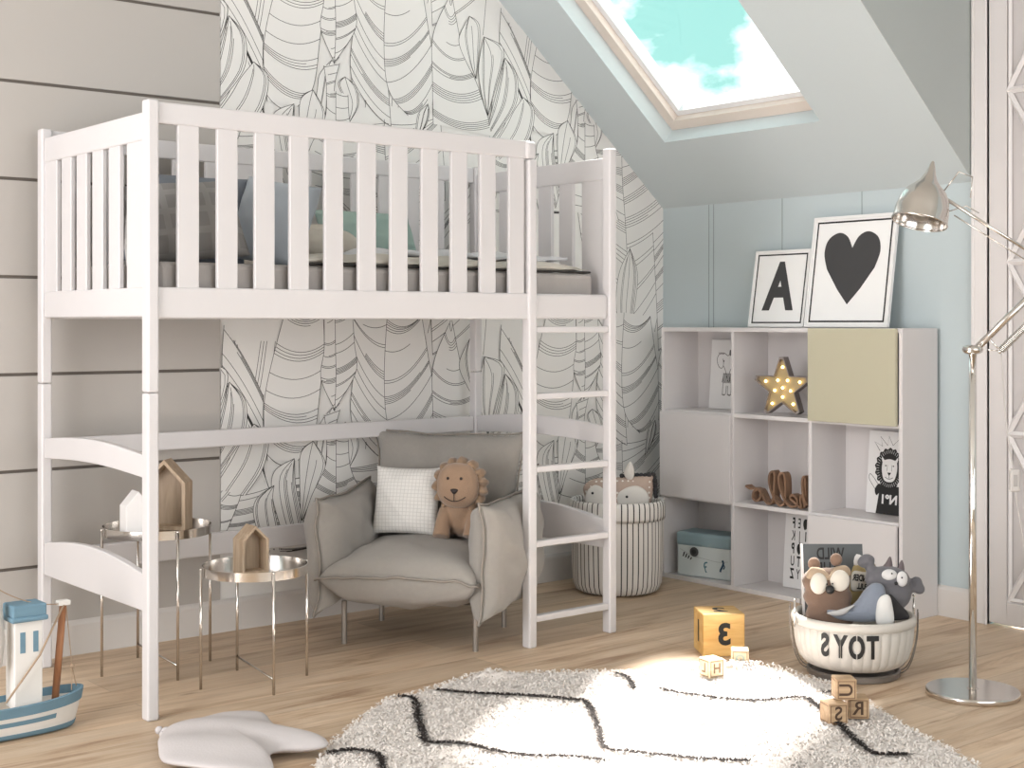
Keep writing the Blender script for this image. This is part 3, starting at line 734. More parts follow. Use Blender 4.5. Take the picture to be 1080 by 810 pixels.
head = puffy(smoothloop(hd, 4), .05, 8, (0, 0), fr=lambda u, v, d: (u, -d - .02, v + HZ)).obj('head', PLUSH, lion, smooth=True)
# ruffled mane: a pleated band round the head
g = G(); n = 132; prf = [(.070, .004), (.080, -.012), (.095, -.014), (.105, .0), (.110, .022), (.105, .034), (.085, .030)]
v = []
for (r_, d_) in prf:
    for k in range(n):
        a = 2 * PI * k / n; fl_ = abs(math.sin(a * 7.5 + .4 * math.sin(a * 3))); kx = 1 - .12 * (1 if math.sin(a) < -.2 else 0)
        rr = r_ * (1 + (.17 * (r_ - .07) / .047) * (fl_ - .75)) * (1 if math.sin(a) > -.5 else .97)
        v.append((rr * math.cos(a), d_ + .016 * math.sin(a * 15 + .8) * (r_ - .07) / .047, HZ - .004 + rr * 1.02 * math.sin(a)))
f = [(i * n + k, i * n + (k + 1) % n, (i + 1) * n + (k + 1) % n, (i + 1) * n + k) for i in range(len(prf) - 1) for k in range(n)]
g.add(v, f); mn = g.obj('mane', PLUSH2, lion, smooth=True, fix=True); sd = mn.modifiers.new('s', 'SOLIDIFY'); sd.thickness = .004
g = G(); g.ball((-.026, -.0665, HZ + .034), .0055, 12); g.obj('eye', DARK, lion, smooth=True)
g = G(); g.ball((.026, -.0665, HZ + .034), .0055, 12); g.obj('eye', DARK, lion, smooth=True)
puffy(smoothloop([(-.015, .006), (0, .010), (.015, .006), (.008, -.006), (0, -.012), (-.008, -.006)], 3), .006, 4, (0, 0), fr=lambda u, v, d: (u, -.071 - d, v + HZ - .014)).obj('nose', DARK, lion, smooth=True)
mo_ = []
for k in range(15):
    u = -.042 + .084 * k / 14; mo_.append((u, -.0715 + (abs(u) / .042) ** 2 * .010, HZ - .052 + .016 * (abs(u) / .042) ** 2))
G().tube(mo_, .0016, 6).tube([(0, -.0735, HZ - .02), (0, -.0725, HZ - .052)], .0016, 6).obj('mouth', DARK, lion)

# ================================================================== SIDE TABLES AND HOUSES
def side_table(label, x, y, zt, r_, a0, group='round metal tray tables'):
    t0 = thing('tray_table', label, 'side table', (x, y, 0), 0, group)
    pr = [(0, zt - .030), (r_, zt - .030), (r_, zt), (r_ - .003, zt), (r_ - .003, zt - .025), (0, zt - .025)]
    es = G().lathe(pr, 96).obj('tray', NICKEL, t0, smooth=True).modifiers.new('edges', 'EDGE_SPLIT'); es.split_angle = R(35)
    for k in range(4):
        a = R(a0 + 90 * k); q = (math.cos(a) * (r_ + .008), math.sin(a) * (r_ + .008))
        g = G().tube([(q[0], q[1], 0), (q[0], q[1], zt - .004)], .0048, 12); g.ball((q[0], q[1], zt - .004), .0052, 10)
        g.obj('leg', NICKEL, t0, smooth=True)
    for k in (1,):
        a = R(a0 + 90 * k); q = (math.cos(a) * (r_ + .006), math.sin(a) * (r_ + .006))
        G().tube([(q[0], q[1], .048 + k * .001), (-q[0], -q[1], .048 + k * .001)], .0036, 10).obj('crossbar', NICKEL, t0, smooth=True)
    return t0
side_table('shorter round metal tray table in front, with the small wooden house on it', 2.32, 4.18, .395, .176, 170)
side_table('taller round metal tray table behind, by the wall at the head of the bed', 2.15, 4.56, .500, .186, 175)
def house(label, loc, rz, w_, d_, he, hr, th, m_out, m_in, open_front=True):
    t0 = thing('toy_house', label, 'toy house', loc, rz, 'little decorative houses')
    def pent(k): return [(-w_ / 2 + k, k), (w_ / 2 - k, k), (w_ / 2 - k, he - k * .25), (0, hr - k * 1.25), (-w_ / 2 + k, he - k * .25)]
    if open_front:
        o_ = pent(0); i_ = pent(th); g = G()
        v = []; 
        for (pl, y) in ((o_, -d_ / 2), (i_, -d_ / 2), (o_, d_ / 2), (i_, d_ / 2)): v += [(p[0], y, p[1]) for p in pl]
        f = []
        for i in range(5):
            j = (i + 1) % 5
            f += [(i, j, 5 + j, 5 + i), (10 + i, 15 + i, 15 + j, 10 + j), (i, 10 + i, 10 + j, j), (5 + i, 5 + j, 15 + j, 15 + i)]
        g.add(v, f); g.obj('house_shell', m_out, t0, bevel=.0008)
        G().prism(pent(th * .98), d_ * .25, d_ * .25 + .004, 'y').obj('back_panel', m_in, t0)
    else:
        G().prism(pent(0), -d_ / 2, d_ / 2, 'y').obj('house_block', m_out, t0, bevel=.0015)
    return t0
house('small open wooden house on the shorter tray table', (2.30, 4.17, .3705), R(-4), .095, .075, .112, .158, .009, WOODL, WOODI)
house('large open wooden house on the taller tray table behind the bed post', (2.208, 4.600, .4755), R(-46), .155, .075, .165, .245, .013, WOODL, WOODI)
house('small solid white house on the taller tray table', (2.045, 4.505, .4755), R(-8), .085, .075, .105, .155, .01, WHITE, WHITE, False)

# ================================================================== CABINET against the right wall
CX0, CX1, CY0, CY1, CZT = 4.772, 5.012, 3.362, 4.705, 1.176
cab = thing('cube_cabinet', 'white nine-cell cube cabinet with three doors along the blue-grey wall', 'cabinet', (CX0, CY1, 0))
def cb(g, a, b): return g.box((a[0] - CX0, a[1] - CY1, a[2]), (b[0] - CX0, b[1] - CY1, b[2]))
ys = [4.705, 4.262, 3.826, 3.362]; zs_ = [0, .387, .783, 1.176]; TT = .018
g = G()
cb(g, (CX0, CY0, CZT - TT), (CX1, CY1, CZT)); cb(g, (CX0, CY0, .0), (CX1, CY1, TT))
cb(g, (CX0, CY1 - TT, TT), (CX1, CY1, CZT - TT)); cb(g, (CX0, CY0, TT), (CX1, CY0 + TT, CZT - TT))
g.obj('carcass', CABW, cab, bevel=.0015)
cb(G(), (CX1 - .006, CY0 + TT, TT), (CX1 - .001, CY1 - TT, CZT - TT)).obj('back_panel', CABW, cab)
for y in ys[1:3]: cb(G(), (CX0 + .002, y - TT / 2, TT), (CX1 - .006, y + TT / 2, CZT - TT)).obj('divider', CABW, cab, bevel=.001)
for z in zs_[1:3]:
    for k in range(3):
        cb(G(), (CX0 + .003, ys[k + 1] + TT / 2, z - TT / 2), (CX1 - .006, ys[k] - (TT if k == 0 else TT / 2), z + TT / 2)).obj('shelf', CABW, cab, bevel=.001)
def cdoor(k, r_, m, lab=None):
    y1, y0 = ys[k] - .001, ys[k + 1] + .001
    if k == 0: y1 = ys[0] - .004
    if k == 2: y0 = ys[3] + .022
    o = cb(G(), (CX0 - .016, y0, zs_[r_] + .001), (CX0 - .0005, y1, zs_[r_ + 1] - .001)).obj('door', m, cab, bevel=.0012)
    if lab: o['label'] = lab
    return o
cdoor(0, 1, CABW); cdoor(2, 2, OLIVE, 'pale olive door'); cdoor(2, 0, CABW)

# boards standing or leaning: local x = along the wall to the right, y = towards the wall, z up
def board(nm, label, cat, y, x, z, w_, h_, lean, th=.016, m=None, rz=-90., group=None, **k):
    t0 = thing(nm, label, cat, (x, y, z), group=group, rot=(R(-lean), 0, R(rz)))
    return t0
INKM = BLACK
def front(d=0.0): return lambda u, v: (u, -d, v)
# framed A
t0 = board('framed_print', 'smaller white framed print of a black mirrored letter A on top of the cabinet', 'picture', 4.143, 4.938, CZT + .0015, .32, .36, 9.5, group='framed prints on the cabinet')
def framed(t0, w_, h_, fw, th=.018):
    g = G()
    g.box((-w_ / 2, -th, 0), (-w_ / 2 + fw, 0, h_)).box((w_ / 2 - fw, -th, 0), (w_ / 2, 0, h_)).box((-w_ / 2 + fw, -th, 0), (w_ / 2 - fw, 0, fw)).box((-w_ / 2 + fw, -th, h_ - fw), (w_ / 2 - fw, 0, h_))
    g.obj('frame', mat('frame_white', 'E9E8E7', .4), t0, bevel=.001)
    G().box((-w_ / 2 + fw * .5, -th * .7, fw * .5), (w_ / 2 - fw * .5, -th * .4, h_ - fw * .5)).obj('print_paper', mat('print_paper', 'EEEDEC', .7), t0)
def rim(t0, w_, h_, ins, lw, d, m=INKM):
    g = G(); F = front(d); a, b = -w_ / 2 + ins, w_ / 2 - ins; c, e = ins, h_ - ins
    for p, q in (((a, c), (b, c + lw)), ((a, e - lw), (b, e)), ((a, c + lw), (a + lw, e - lw)), ((b - lw, c + lw), (b, e - lw))):
        g.poly([p, (q[0], p[1]), q, (p[0], q[1])], F)
    g.obj('border_line', m, t0, fix=False)
framed(t0, .318, .350, .010); rim(t0, .318, .350, .0165, .0065, .0135)
g = add_text(G(), 'A', .29, front(.0136), bold=.012, cy=.174, sx=.78); g.obj('printed_letter', CHAR, t0, fix=False)
t0 = board('framed_print', 'larger white framed print of a black heart on top of the cabinet', 'picture', 3.752, 4.925, CZT + .0015, .43, .50, 9, group='framed prints on the cabinet')
framed(t0, .436, .486, .013); rim(t0, .436, .486, .021, .0075, .0135)
hp = [(0, .150)]
heart = smoothloop([(0, .345), (.030, .395), (.078, .413), (.130, .385), (.146, .325), (.125, .255)], 6, False) + [(.060, .165), (.0, .098)]
heart = heart + [(-p[0], p[1]) for p in heart[-2:0:-1]]
n = len(heart)
g = G(); F = front(.0137); c = (0, .28); g.add([F(*c)] + [F(*p) for p in heart], [(0, 1 + i, 1 + (i + 1) % n) for i in range(n)]); g.obj('printed_heart', CHAR, t0, fix=False)

# canvases inside the cabinet
CANV = mat('canvas_white', 'E6E5E5', .7)
def canvas(label, y, x, z, w_, h_, lean, group='canvas prints in the cabinet'):
    t0 = board('canvas_print', label, 'picture', y, x, z, w_, h_, lean, group=group)
    G().box((-w_ / 2, -.016, 0), (w_ / 2, 0, h_)).obj('canvas', CANV, t0, bevel=.0015)
    return t0
F = front(.0164)
# elephant
t0 = canvas('white canvas with a line-drawn elephant in the top left cell of the cabinet', 4.452, 4.962, .7935, .225, .325, 4)
g = G(); lw = .0022
def st(pts, w_=lw, mi=0, closed=False, n=6):
    q = smoothloop(pts, n, closed); 
    if closed: q.append(q[0])
    g.ribbon(q, w_, F, mi)
def ste(p_, w_=.0028): st([(a - .010, b) for a, b in p_], w_)
ex, ey = .0, .225
ste([(-.055, .262), (-.020, .262), (.004, .250), (.020, .262), (.050, .262), (.066, .235), (.058, .205), (.035, .200)])
ste([(-.020, .258), (-.050, .256), (-.063, .232), (-.055, .205), (-.036, .190), (-.022, .205), (-.026, .235)])
ste([(-.024, .205), (-.012, .188), (.0, .160), (.010, .130), (.022, .135), (.018, .170), (.030, .196)])
ste([(-.016, .168), (-.022, .140), (-.026, .125)]); ste([(.030, .168), (.036, .140), (.034, .122)])
ste([(-.018, .122), (-.020, .070), (-.002, .070), (.002, .110)]); ste([(.010, .110), (.012, .070), (.030, .070), (.030, .122)])
ste([(-.026, .068), (-.006, .068)]); ste([(.008, .068), (.034, .068)])
for k in range(9):
    ste([(-.020 + k * .0062, .122), (-.018 + k * .0062, .168)], .0035)
g.poly([(-.031 + .004 * math.cos(a), .224 + .005 * math.sin(a)) for a in [2 * PI * i / 12 for i in range(12)]], F)
g.poly([(.008 + .006 * math.cos(a), .264 + .015 * math.sin(a)) for a in [2 * PI * i / 16 for i in range(16)]], F)
g.obj('printed_elephant', mat('print_grey', '4A4848', .7), t0, fix=False)
# lion king-of-the-room print
t0 = canvas('white canvas with a black crowned lion, in the middle cell beneath the olive door', 3.548, 4.956, .3975, .235, .345, 5)
g = G(); LX, LZ = -.008, .190
mane = [(LX + (.070 + .004 * math.sin(a * 17)) * math.cos(a), LZ + .002 + (.083 + .004 * math.sin(a * 17)) * math.sin(a)) for a in [2 * PI * i / 72 for i in range(72)]]
g.poly(mane, F); g.poly([(-.066, .0), (.06, .0), (.058, .118), (-.050, .118)], F)
g.poly(smoothloop([(-.066, .075), (-.076, .100), (-.056, .125), (-.042, .105)], 4), F)
st([(-.074, .100), (-.106, .140), (-.104, .162), (-.086, .150), (-.058, .118)])
st([(-.060, .262), (-.088, .298), (-.048, .282), (-.060, .322), (-.022, .286), (-.018, .326), (.004, .288), (.034, .316), (.040, .268)], .0026, n=1)
g.obj('printed_lion', BLACK, t0, fix=False)
g = G(); F = front(.0168)
face = smoothloop([(LX - .034, LZ + .030), (LX - .022, LZ + .036), (LX, LZ + .040), (LX + .022, LZ + .036), (LX + .034, LZ + .030), (LX + .038, LZ - .005), (LX + .026, LZ - .046), (LX, LZ - .056), (LX - .026, LZ - .046), (LX - .038, LZ - .005)], 4)
g.poly(face, F)
for s_ in (-1, 1): g.poly(smoothloop([(LX + s_ * .024, LZ + .030), (LX + s_ * .040, LZ + .048), (LX + s_ * .036, LZ + .026)], 3), F)
for i in range(40):
    a = 2 * PI * i / 40; st([(LX + .052 * math.cos(a), LZ + .064 * math.sin(a)), (LX + .066 * math.cos(a), LZ + .078 * math.sin(a))], .0014, n=1)
g.obj('printed_face', CANV, t0, fix=False)
g2 = add_text(G(), 'N\u00ba1', .052, F, bold=.002, cx=LX + .004, cy=.060); g2.obj('printed_number', CANV, t0, fix=False)
g = G(); F = front(.0171)
g.poly([(LX - .010, LZ - .016), (LX + .010, LZ - .016), (LX, LZ - .030)], F)
st([(LX, LZ - .030), (LX, LZ - .040)]); st([(LX - .020, LZ - .036), (LX, LZ - .043), (LX + .020, LZ - .036)])
st([(LX - .010, LZ + .016), (LX - .012, LZ - .010)], .0016); st([(LX + .010, LZ + .016), (LX + .012, LZ - .010)], .0016)
for s_ in (-1, 1): g.poly([(LX + s_ * .019 + .004 * math.cos(a), LZ + .012 + .003 * math.sin(a)) for a in [2 * PI * i / 10 for i in range(10)]], F)
g.obj('printed_features', BLACK, t0, fix=False)
# alphabet
t0 = canvas('white canvas with the alphabet in mirrored black letters, in the bottom middle cell', 3.985, 4.955, .0185, .255, .350, 4)
F = front(.0164); g = G()
rows = ['ABCDEF', 'GHIJK', 'LMNOP', 'QRSTU', 'VWXYZ']
for r_, row in enumerate(rows):
    for k, ch in enumerate(reversed(row)):
        add_text(g, ch, .062, F, bold=(.0022 if ch in 'FZPT' else .0006), cx=-.078 + k * (.034 if r_ else .031), cy=.286 - r_ * .056, sx=.52 if ch not in 'I' else .8)
for (cx_, cy_) in ((-.078 + 2 * .031, .286), (-.078 + .034, .286 - .112)):
    g.poly([(cx_ + .009 * math.cos(a), cy_ + .024 * math.sin(a)) for a in [2 * PI * i / 20 for i in range(20)]], front(.0166))
g.obj('printed_letters', BLACK, t0, fix=False)

# lit star
t0 = board('star_lamp', 'grey metal star lamp with eleven small glowing bulbs in the cabinet', 'lamp', 4.003, 4.832, .7935, 0, 0, 0, rz=-78)
def star(ro, ri, cz, tipw=.0, n=5, a0=90):
    o = []
    for i in range(n):
        a = R(a0 + 72 * i); 
        tx, tz = ro * math.cos(a), ro * math.sin(a); px_, pz_ = -math.sin(a) * tipw, math.cos(a) * tipw
        o += [(tx - px_, cz + tz - pz_), (tx + px_, cz + tz + pz_)]
        b = R(a0 + 72 * i + 36); o.append((ri * math.cos(b), cz + ri * math.sin(b)))
    return o
SZ = .122
out = star(.134, .064, SZ, .010); inn = star(.124, .060, SZ, .008)
STM = mat('star_metal', '837A76', .55, .2); g = G(); n = len(out); D0, D1 = -.045, .0
v = [(p[0], D0, p[1]) for p in out] + [(p[0], D1, p[1]) for p in out] + [(p[0], D0, p[1]) for p in inn] + [(p[0], D0 + .022, p[1]) for p in inn]
f = [(i, (i + 1) % n, n + (i + 1) % n, n + i) for i in range(n)] + [(i, 2 * n + i, 2 * n + (i + 1) % n, (i + 1) % n) for i in range(n)] + [(2 * n + i, 3 * n + i, 3 * n + (i + 1) % n, 2 * n + (i + 1) % n) for i in range(n)]
v.append((0, D1, SZ)); f += [(n + i, n + (i + 1) % n, 4 * n) for i in range(n)]
g.add(v, f); g.obj('star_rim', STM, t0)
g = G(); v = [(0, D0 + .0215, SZ)] + [(p[0], D0 + .0215, p[1]) for p in inn]; g.add(v, [(0, 1 + i, 1 + (i + 1) % n) for i in range(n)]); g.obj('star_face', mat('star_face_metal', '9C8D6C', .5, .1), t0)
BULB = mat('warm_bulb', 'FFE9B0', .4, emit='FFD98A', es=9)
bp = [(0, .090), (0, 0)] + [(.040 * math.cos(R(90 + 36 + 72 * i)) * 1.0, .040 * math.sin(R(126 + 72 * i))) for i in range(5)] + [(.086 * math.cos(R(90 + 72 * i)), .086 * math.sin(R(90 + 72 * i))) for i in range(1, 5)]
for p in bp: G().ball((p[0], D0 + .012, SZ + p[1]), .0062, 10).obj('bulb', BULB, t0, smooth=True)

# wooden script word
t0 = board('wooden_word', 'brown wooden word hello in joined mirrored script on the middle shelf', 'ornament', 4.045, 4.825, .3975, 0, 0, 0)
hh = [(-.165, .075), (-.150, .070), (-.125, .045), (-.115, .02), (-.118, .095)]
def mm(pts): return [(-x, z) for x, z in pts]
# written left to right then mirrored
word = [(-.20, .030), (-.17, .060), (-.148, .120), (-.158, .150), (-.170, .120), (-.168, .020), (-.160, .055), (-.142, .070), (-.128, .050), (-.124, .020), (-.108, .016),
        (-.082, .034), (-.066, .052), (-.076, .068), (-.092, .052), (-.090, .026), (-.070, .014), (-.046, .030), (-.022, .090), (-.018, .140), (-.030, .156), (-.038, .130), (-.038, .040), (-.024, .014), (-.002, .036),
        (.022, .096), (.027, .142), (.014, .158), (.006, .130), (.008, .040), (.022, .016), (.044, .028), (.062, .055), (.078, .072), (.096, .060), (.096, .034), (.080, .022), (.066, .036), (.070, .064), (.092, .074), (.112, .072), (.128, .084)]
pts = smoothloop([(-x * .98, -.012 - .006 * math.sin(i * 1.1), z * 1.0 + .001) for i, (x, z) in enumerate([(a * 1.32 if a > -.1 else -.132 + (a + .1) * .45, b) for a, b in word])], 5, False)
lo = min(p[2] for p in pts) - .0055
pts = [(p[0] + .012, p[1], p[2] - lo) for p in pts]
g = G(); v = []; hw_ = .0048
for i, p in enumerate(pts):
    a, b = pts[max(i - 1, 0)], pts[min(i + 1, len(pts) - 1)]; dx, dz = b[0] - a[0], b[2] - a[2]; l_ = math.hypot(dx, dz) or 1
    nx, nz = -dz / l_ * hw_, dx / l_ * hw_
    v += [(p[0] + nx, p[1] - .020, p[2] + nz), (p[0] - nx, p[1] - .020, p[2] - nz), (p[0] - nx, p[1] + .020, p[2] - nz), (p[0] + nx, p[1] + .020, p[2] + nz)]
f = [(4 * i + k, 4 * i + (k + 1) % 4, 4 * i + 4 + (k + 1) % 4, 4 * i + 4 + k) for i in range(len(pts) - 1) for k in range(4)] + [(0, 1, 2, 3), (len(v) - 1, len(v) - 2, len(v) - 3, len(v) - 4)]
g.add(v, f).obj('script_word', WOODB, t0)
t0.children[0].name = 'script_word'

# blue-lidded box
bx = thing('storage_box', 'pale grey storage box with a blue lid and round grey clasp', 'box', (4.895, 4.475, .0185), R(-90 + 12))
bx.location = (4.888, 4.492, .0185)
BXM = mat('box_pale', 'CBD3D3', .6, var=.02); LIDM = mat('box_blue_lid', '8CA3AA', .55, var=.03)
G().box((-.145, -.075, 0), (.145, .075, .150)).obj('box_body', BXM, bx, bevel=.012, seg=4)
G().box((-.149, -.079, .140), (.149, .079, .205)).obj('lid', LIDM, bx, bevel=.016, seg=4)
G().lathe([(0, 0), (.018, 0), (.022, .003), (.022, .006), (.0, .006)], 24, M=Matrix.Rotation(R(90), 4, 'X'), c=(-.045, -.0775, .118)).obj('clasp', mat('clasp_grey', '4B4C4D', .4), bx)
G().lathe([(0, .0), (.012, 0), (.012, .008), (0, .008)], 20, M=Matrix.Rotation(R(90), 4, 'X'), c=(-.045, -.0775, .118)).obj('clasp_button', mat('clasp_dark', '2C2D2E', .4), bx)
g = G(); F = lambda u, v: (u, -.0756, v)
for k in range(4): g.poly([(-.112 + k * .013, .090 - k * .004), (-.104 + k * .013, .092 - k * .004), (-.098 + k * .013, .112 - k * .007), (-.105 + k * .013, .112 - k * .007)], F)
g.obj('printed_stripes', BLACK, bx, fix=False)
g = G()
def st2(pts, w_): g.ribbon(smoothloop(pts, 5, False), w_, F)
st2([(-.145 + .02, .125), (-.06, .10), (.02, .088), (.08, .082), (.13, .088)], .0015)
g.obj('printed_line', mat('print_thin_grey', '8A8F90', .6), bx, fix=False)
g = G(); st2([(.022, .075), (.008, .070), (.006, .052), (.018, .056)], .007); st2([(.008, .055), (.012, .035), (.018, .028)], .006)
g.obj('printed_seahorse', mat('print_teal', '4F7883', .6), bx, fix=False)
g = G(); st2([(.100, .092), (.106, .080), (.100, .062), (.092, .048), (.090, .038)], .010); st2([(.104, .075), (.112, .064), (.106, .052)], .006)
g.obj('printed_fish', mat('print_navy', '23435A', .6), bx, fix=False)
rb = thing('red_box', 'thin red box edge standing behind the divider beside the pale storage box', 'box', (4.94, 4.312, .0185), R(-90))
rb.location = (4.865, 4.299, .0185)
g = G().box((-.012, -.04, 0), (.012, .04, .205)); g.obj('box_body', mat('red_card', '8E2A26', .6), rb, bevel=.002); g = G().box((-.013, -.041, .17), (.013, .041, .207)).obj('lid', mat('red_card_lid', '9E342E', .6), rb, bevel=.002)

# ================================================================== STRIPED BASKET with fox cushion
SB_ = (4.372, 4.585, 0)
def stripes(name, base, line, n, width, ang0=0.):
    m = bpy.data.materials.new(name); m.use_nodes = True; t = m.node_tree; L = t.links.new; b = t.nodes['Principled BSDF']; b.inputs['Roughness'].default_value = .85
    tcn = N(t, 'ShaderNodeTexCoord'); sp = N(t, 'ShaderNodeSeparateXYZ'); L(tcn.outputs['Object'], sp.inputs[0])
    at = N(t, 'ShaderNodeMath', operation='ARCTAN2'); L(sp.outputs[1], at.inputs[0]); L(sp.outputs[0], at.inputs[1])
    mu = N(t, 'ShaderNodeMath', operation='MULTIPLY_ADD'); mu.inputs[1].default_value = n / (2 * PI); mu.inputs[2].default_value = 100 + ang0; L(at.outputs[0], mu.inputs[0])
    fr = N(t, 'ShaderNodeMath', operation='FRACT'); L(mu.outputs[0], fr.inputs[0])
    lt = N(t, 'ShaderNodeMath', operation='LESS_THAN'); lt.inputs[1].default_value = width; L(fr.outputs[0], lt.inputs[0])
    mc = N(t, 'ShaderNodeMix', data_type='RGBA'); mc.inputs[6].default_value = (*hexc(base), 1); mc.inputs[7].default_value = (*hexc(line), 1)
    L(lt.outputs[0], mc.inputs[0]); L(mc.outputs[2], b.inputs['Base Color']); return m
sbk = thing('striped_basket', 'tall white fabric basket with black pinstripes by the cabinet', 'basket', SB_, 0)
SM = stripes('pinstripe_canvas', 'DEDAD6', '2E2B2B', 50, .20)
def wob(r_, z, a): return r_ * (1 + .006 * math.sin(a * 20) + .008 * math.sin(3 * a + z * 9))
G().lathe([(0, .004), (.165, .004), (.185, .014), (.198, .045), (.203, .12), (.205, .25), (.204, .36), (.198, .40), (.192, .40), (.196, .30), (.196, .06), (.17, .02), (0, .02)], 120, fn=wob).obj('basket_body', SM, sbk, smooth=True)
G().lathe([(.205, .332), (.211, .328), (.214, .345), (.214, .385), (.211, .405), (.205, .412), (.196, .410), (.192, .39), (.192, .34)], 120, fn=lambda r_, z, a: r_ * (1 + .008 * math.sin(a * 50) + .006 * math.sin(3 * a))).obj('rolled_cuff', SM, sbk, smooth=True)
fx = thing('fox_cushion', 'beige dotted fox cushion with a white feather crest inside the striped basket', 'stuffed toy', (4.385, 4.60, .272), math.atan2(-.6347, .7727) - .12)
DOT = bpy.data.materials.new('dotted_beige'); DOT.use_nodes = True; t = DOT.node_tree; b = t.nodes['Principled BSDF']; b.inputs['Roughness'].default_value = .9
tcn = N(t, 'ShaderNodeTexCoord'); vo = N(t, 'ShaderNodeTexVoronoi'); vo.inputs['Scale'].default_value = 42; vo.inputs['Randomness'].default_value = .15
lt = N(t, 'ShaderNodeMath', operation='LESS_THAN'); lt.inputs[1].default_value = .22; mc = N(t, 'ShaderNodeMix', data_type='RGBA'); mc.inputs[6].default_value = (*hexc('B9A497'), 1); mc.inputs[7].default_value = (*hexc('E8E2DC'), 1)
t.links.new(tcn.outputs['Object'], vo.inputs['Vector']); t.links.new(vo.outputs['Distance'], lt.inputs[0]); t.links.new(lt.outputs[0], mc.inputs[0]); t.links.new(mc.outputs[2], b.inputs['Base Color'])
fxo = smoothloop([(-.145, .14), (-.15, .19), (-.10, .225), (0, .232), (.09, .238), (.155, .245), (.160, .20), (.150, .12), (.10, 0), (-.10, 0)], 6)
puffy(fxo, .05, 8, (0, .12), fr=lambda u, v, d: (u, -d, v)).obj('body', DOT, fx, smooth=True)
CRW = mat('cream_felt', 'DDD8D2', .9, bump=.2, bscale=200)
def patch_(nm, pts, c, h, y, par, m, n=6, **k): return puffy(smoothloop(pts, n), h, 5, c, fr=lambda u, v, d: (u, y - d, v)).obj(nm, m, par, smooth=True, **k)
patch_('cheek', [(.135, .17), (.09, .20), (.03, .185), (-.01, .15), (0, .10), (.10, .08), (.14, .12)], (.07, .14), .016, -.040, fx, CRW)
patch_('cheek', [(-.135, .17), (-.10, .20), (-.06, .185), (-.03, .15), (-.04, .10), (-.10, .08), (-.14, .12)], (-.09, .14), .016, -.036, fx, CRW)
patch_('feather', [(.045, .225), (.030, .255), (.045, .290), (.060, .305), (.072, .285), (.078, .255), (.068, .225)], (.055, .26), .010, -.018, fx, CRW)
G().ball((.045, -.056, .152), .006, 12).obj('eye', BLACK, fx, smooth=True)
G().ball((-.108, -.048, .165), .006, 12).obj('eye', BLACK, fx, smooth=True)
g = G(); rnd = random.Random(4)
for i in range(16):
    u = i / 15; p = lerp((.02, .240), (.165, .245), min(1, u * 1.8)) if u < .55 else lerp((.165, .245), (.172, .15), (u - .55) / .45)
    g.ball((p[0], .0 + rnd.uniform(-.01, .01), p[1]), .010 + rnd.random() * .004, 10)
g.obj('pompom_trim', mat('charcoal_trim', '333234', .8), fx, smooth=True)

# ================================================================== TOY BASKET on the floor
TB = (3.962, 2.99, 0); TBR = math.atan2(-.6347, .7727)
tb = thing('toy_basket', 'low white pleated basket lettered with mirrored TOYS in a wire stand', 'basket', TB, TBR)
def pleat(r_, z, a): return r_ * (1 + (.034 * (abs(math.sin(a * 17 + .6 * math.sin(a * 5 + z * 9))) ** .45) - .012) * (1 if z > .036 else 0))
PLT = mat('ivory_pleated_cloth', 'C3BEB7', .85, var=.05, vscale=14, bump=.3, bscale=120)
prf = [(0, .034), (.140, .034), (.160, .044), (.180, .068), (.190, .100), (.196, .140), (.197, .190), (.189, .190), (.186, .140), (.178, .100), (.165, .07), (.15, .056), (0, .05)]
G().lathe(prf, 420, fn=pleat).obj('basket_body', PLT, tb, smooth=True)
G().lathe([(.196, .176), (.205, .178), (.209, .190), (.207, .203), (.198, .209), (.188, .206), (.184, .194), (.188, .180)], 120, fn=lambda r_, z, a: r_ * (1 + .008 * abs(math.sin(a * 34)))).obj('rolled_rim', PLT, tb, smooth=True)
G().lathe([(0, 0), (.150, 0), (.156, .003), (.156, .020), (.152, .024), (.146, .020), (.140, .012), (0, .012)], 72).obj('stand_plate', mat('stand_metal', '77706A', .4, .5), tb)
WIRE = mat('wire_dark', '8B8580', .3, .9)
for k in range(8):
    a = R([148, 160, 172, 186, -8, 6, 18, 60][k] - 13.6)
    path = [(.150, .012), (.178, .03), (.198, .075), (.211, .14), (.214, .205), (.214, .225)]
    G().tube(smoothloop([(r_ * math.cos(a), r_ * math.sin(a), z) for r_, z in path], 4, False), .0022, 6).obj('stand_wire', WIRE, tb, smooth=True)

for s_ in (-1, 1):
    G().tube([(s_ * .211, s_ * .035 - .02, .17), (s_ * .211, s_ * .035 - .02, .262)], .004, 8).ball((s_ * .211, s_ * .035 - .02, .264), .006, 10).obj('handle_post', CHROME, tb, smooth=True)
def wrapT(u, v):
    u -= .016
    # lettering follows the bulge of the cloth
    z = v; r_ = .193 + (z - .12) * .18 + .0
    for (r0, z0), (r1, z1) in zip(prf[1:6], prf[2:7]):
        if z0 <= z <= z1: r_ = r0 + (r1 - r0) * (z - z0) / (z1 - z0)
    a = -PI / 2 - R(13.6) + u / r_; rr = r_ * 1.0235 + .0012
    return (rr * math.cos(a), rr * math.sin(a), z)
g = G()
for ch, cx_, gp in (('T', .078, []), ('O', .027, [(0, .006)]), ('Y', -.024, [(0.0, .005)]), ('S', -.076, [])):
    vs, fs = text_geo(ch, .104, bold=.0042, cx=cx_, cy=.128, sx=.60, gaps=gp)
    g.add([wrapT(*v) for v in vs], fs)
g.obj('lettering', BLACK, tb, fix=False)
def TBp(x, y, z): c_, s_ = math.cos(TBR), math.sin(TBR); return (TB[0] + x * c_ - y * s_, TB[1] + x * s_ + y * c_, z)
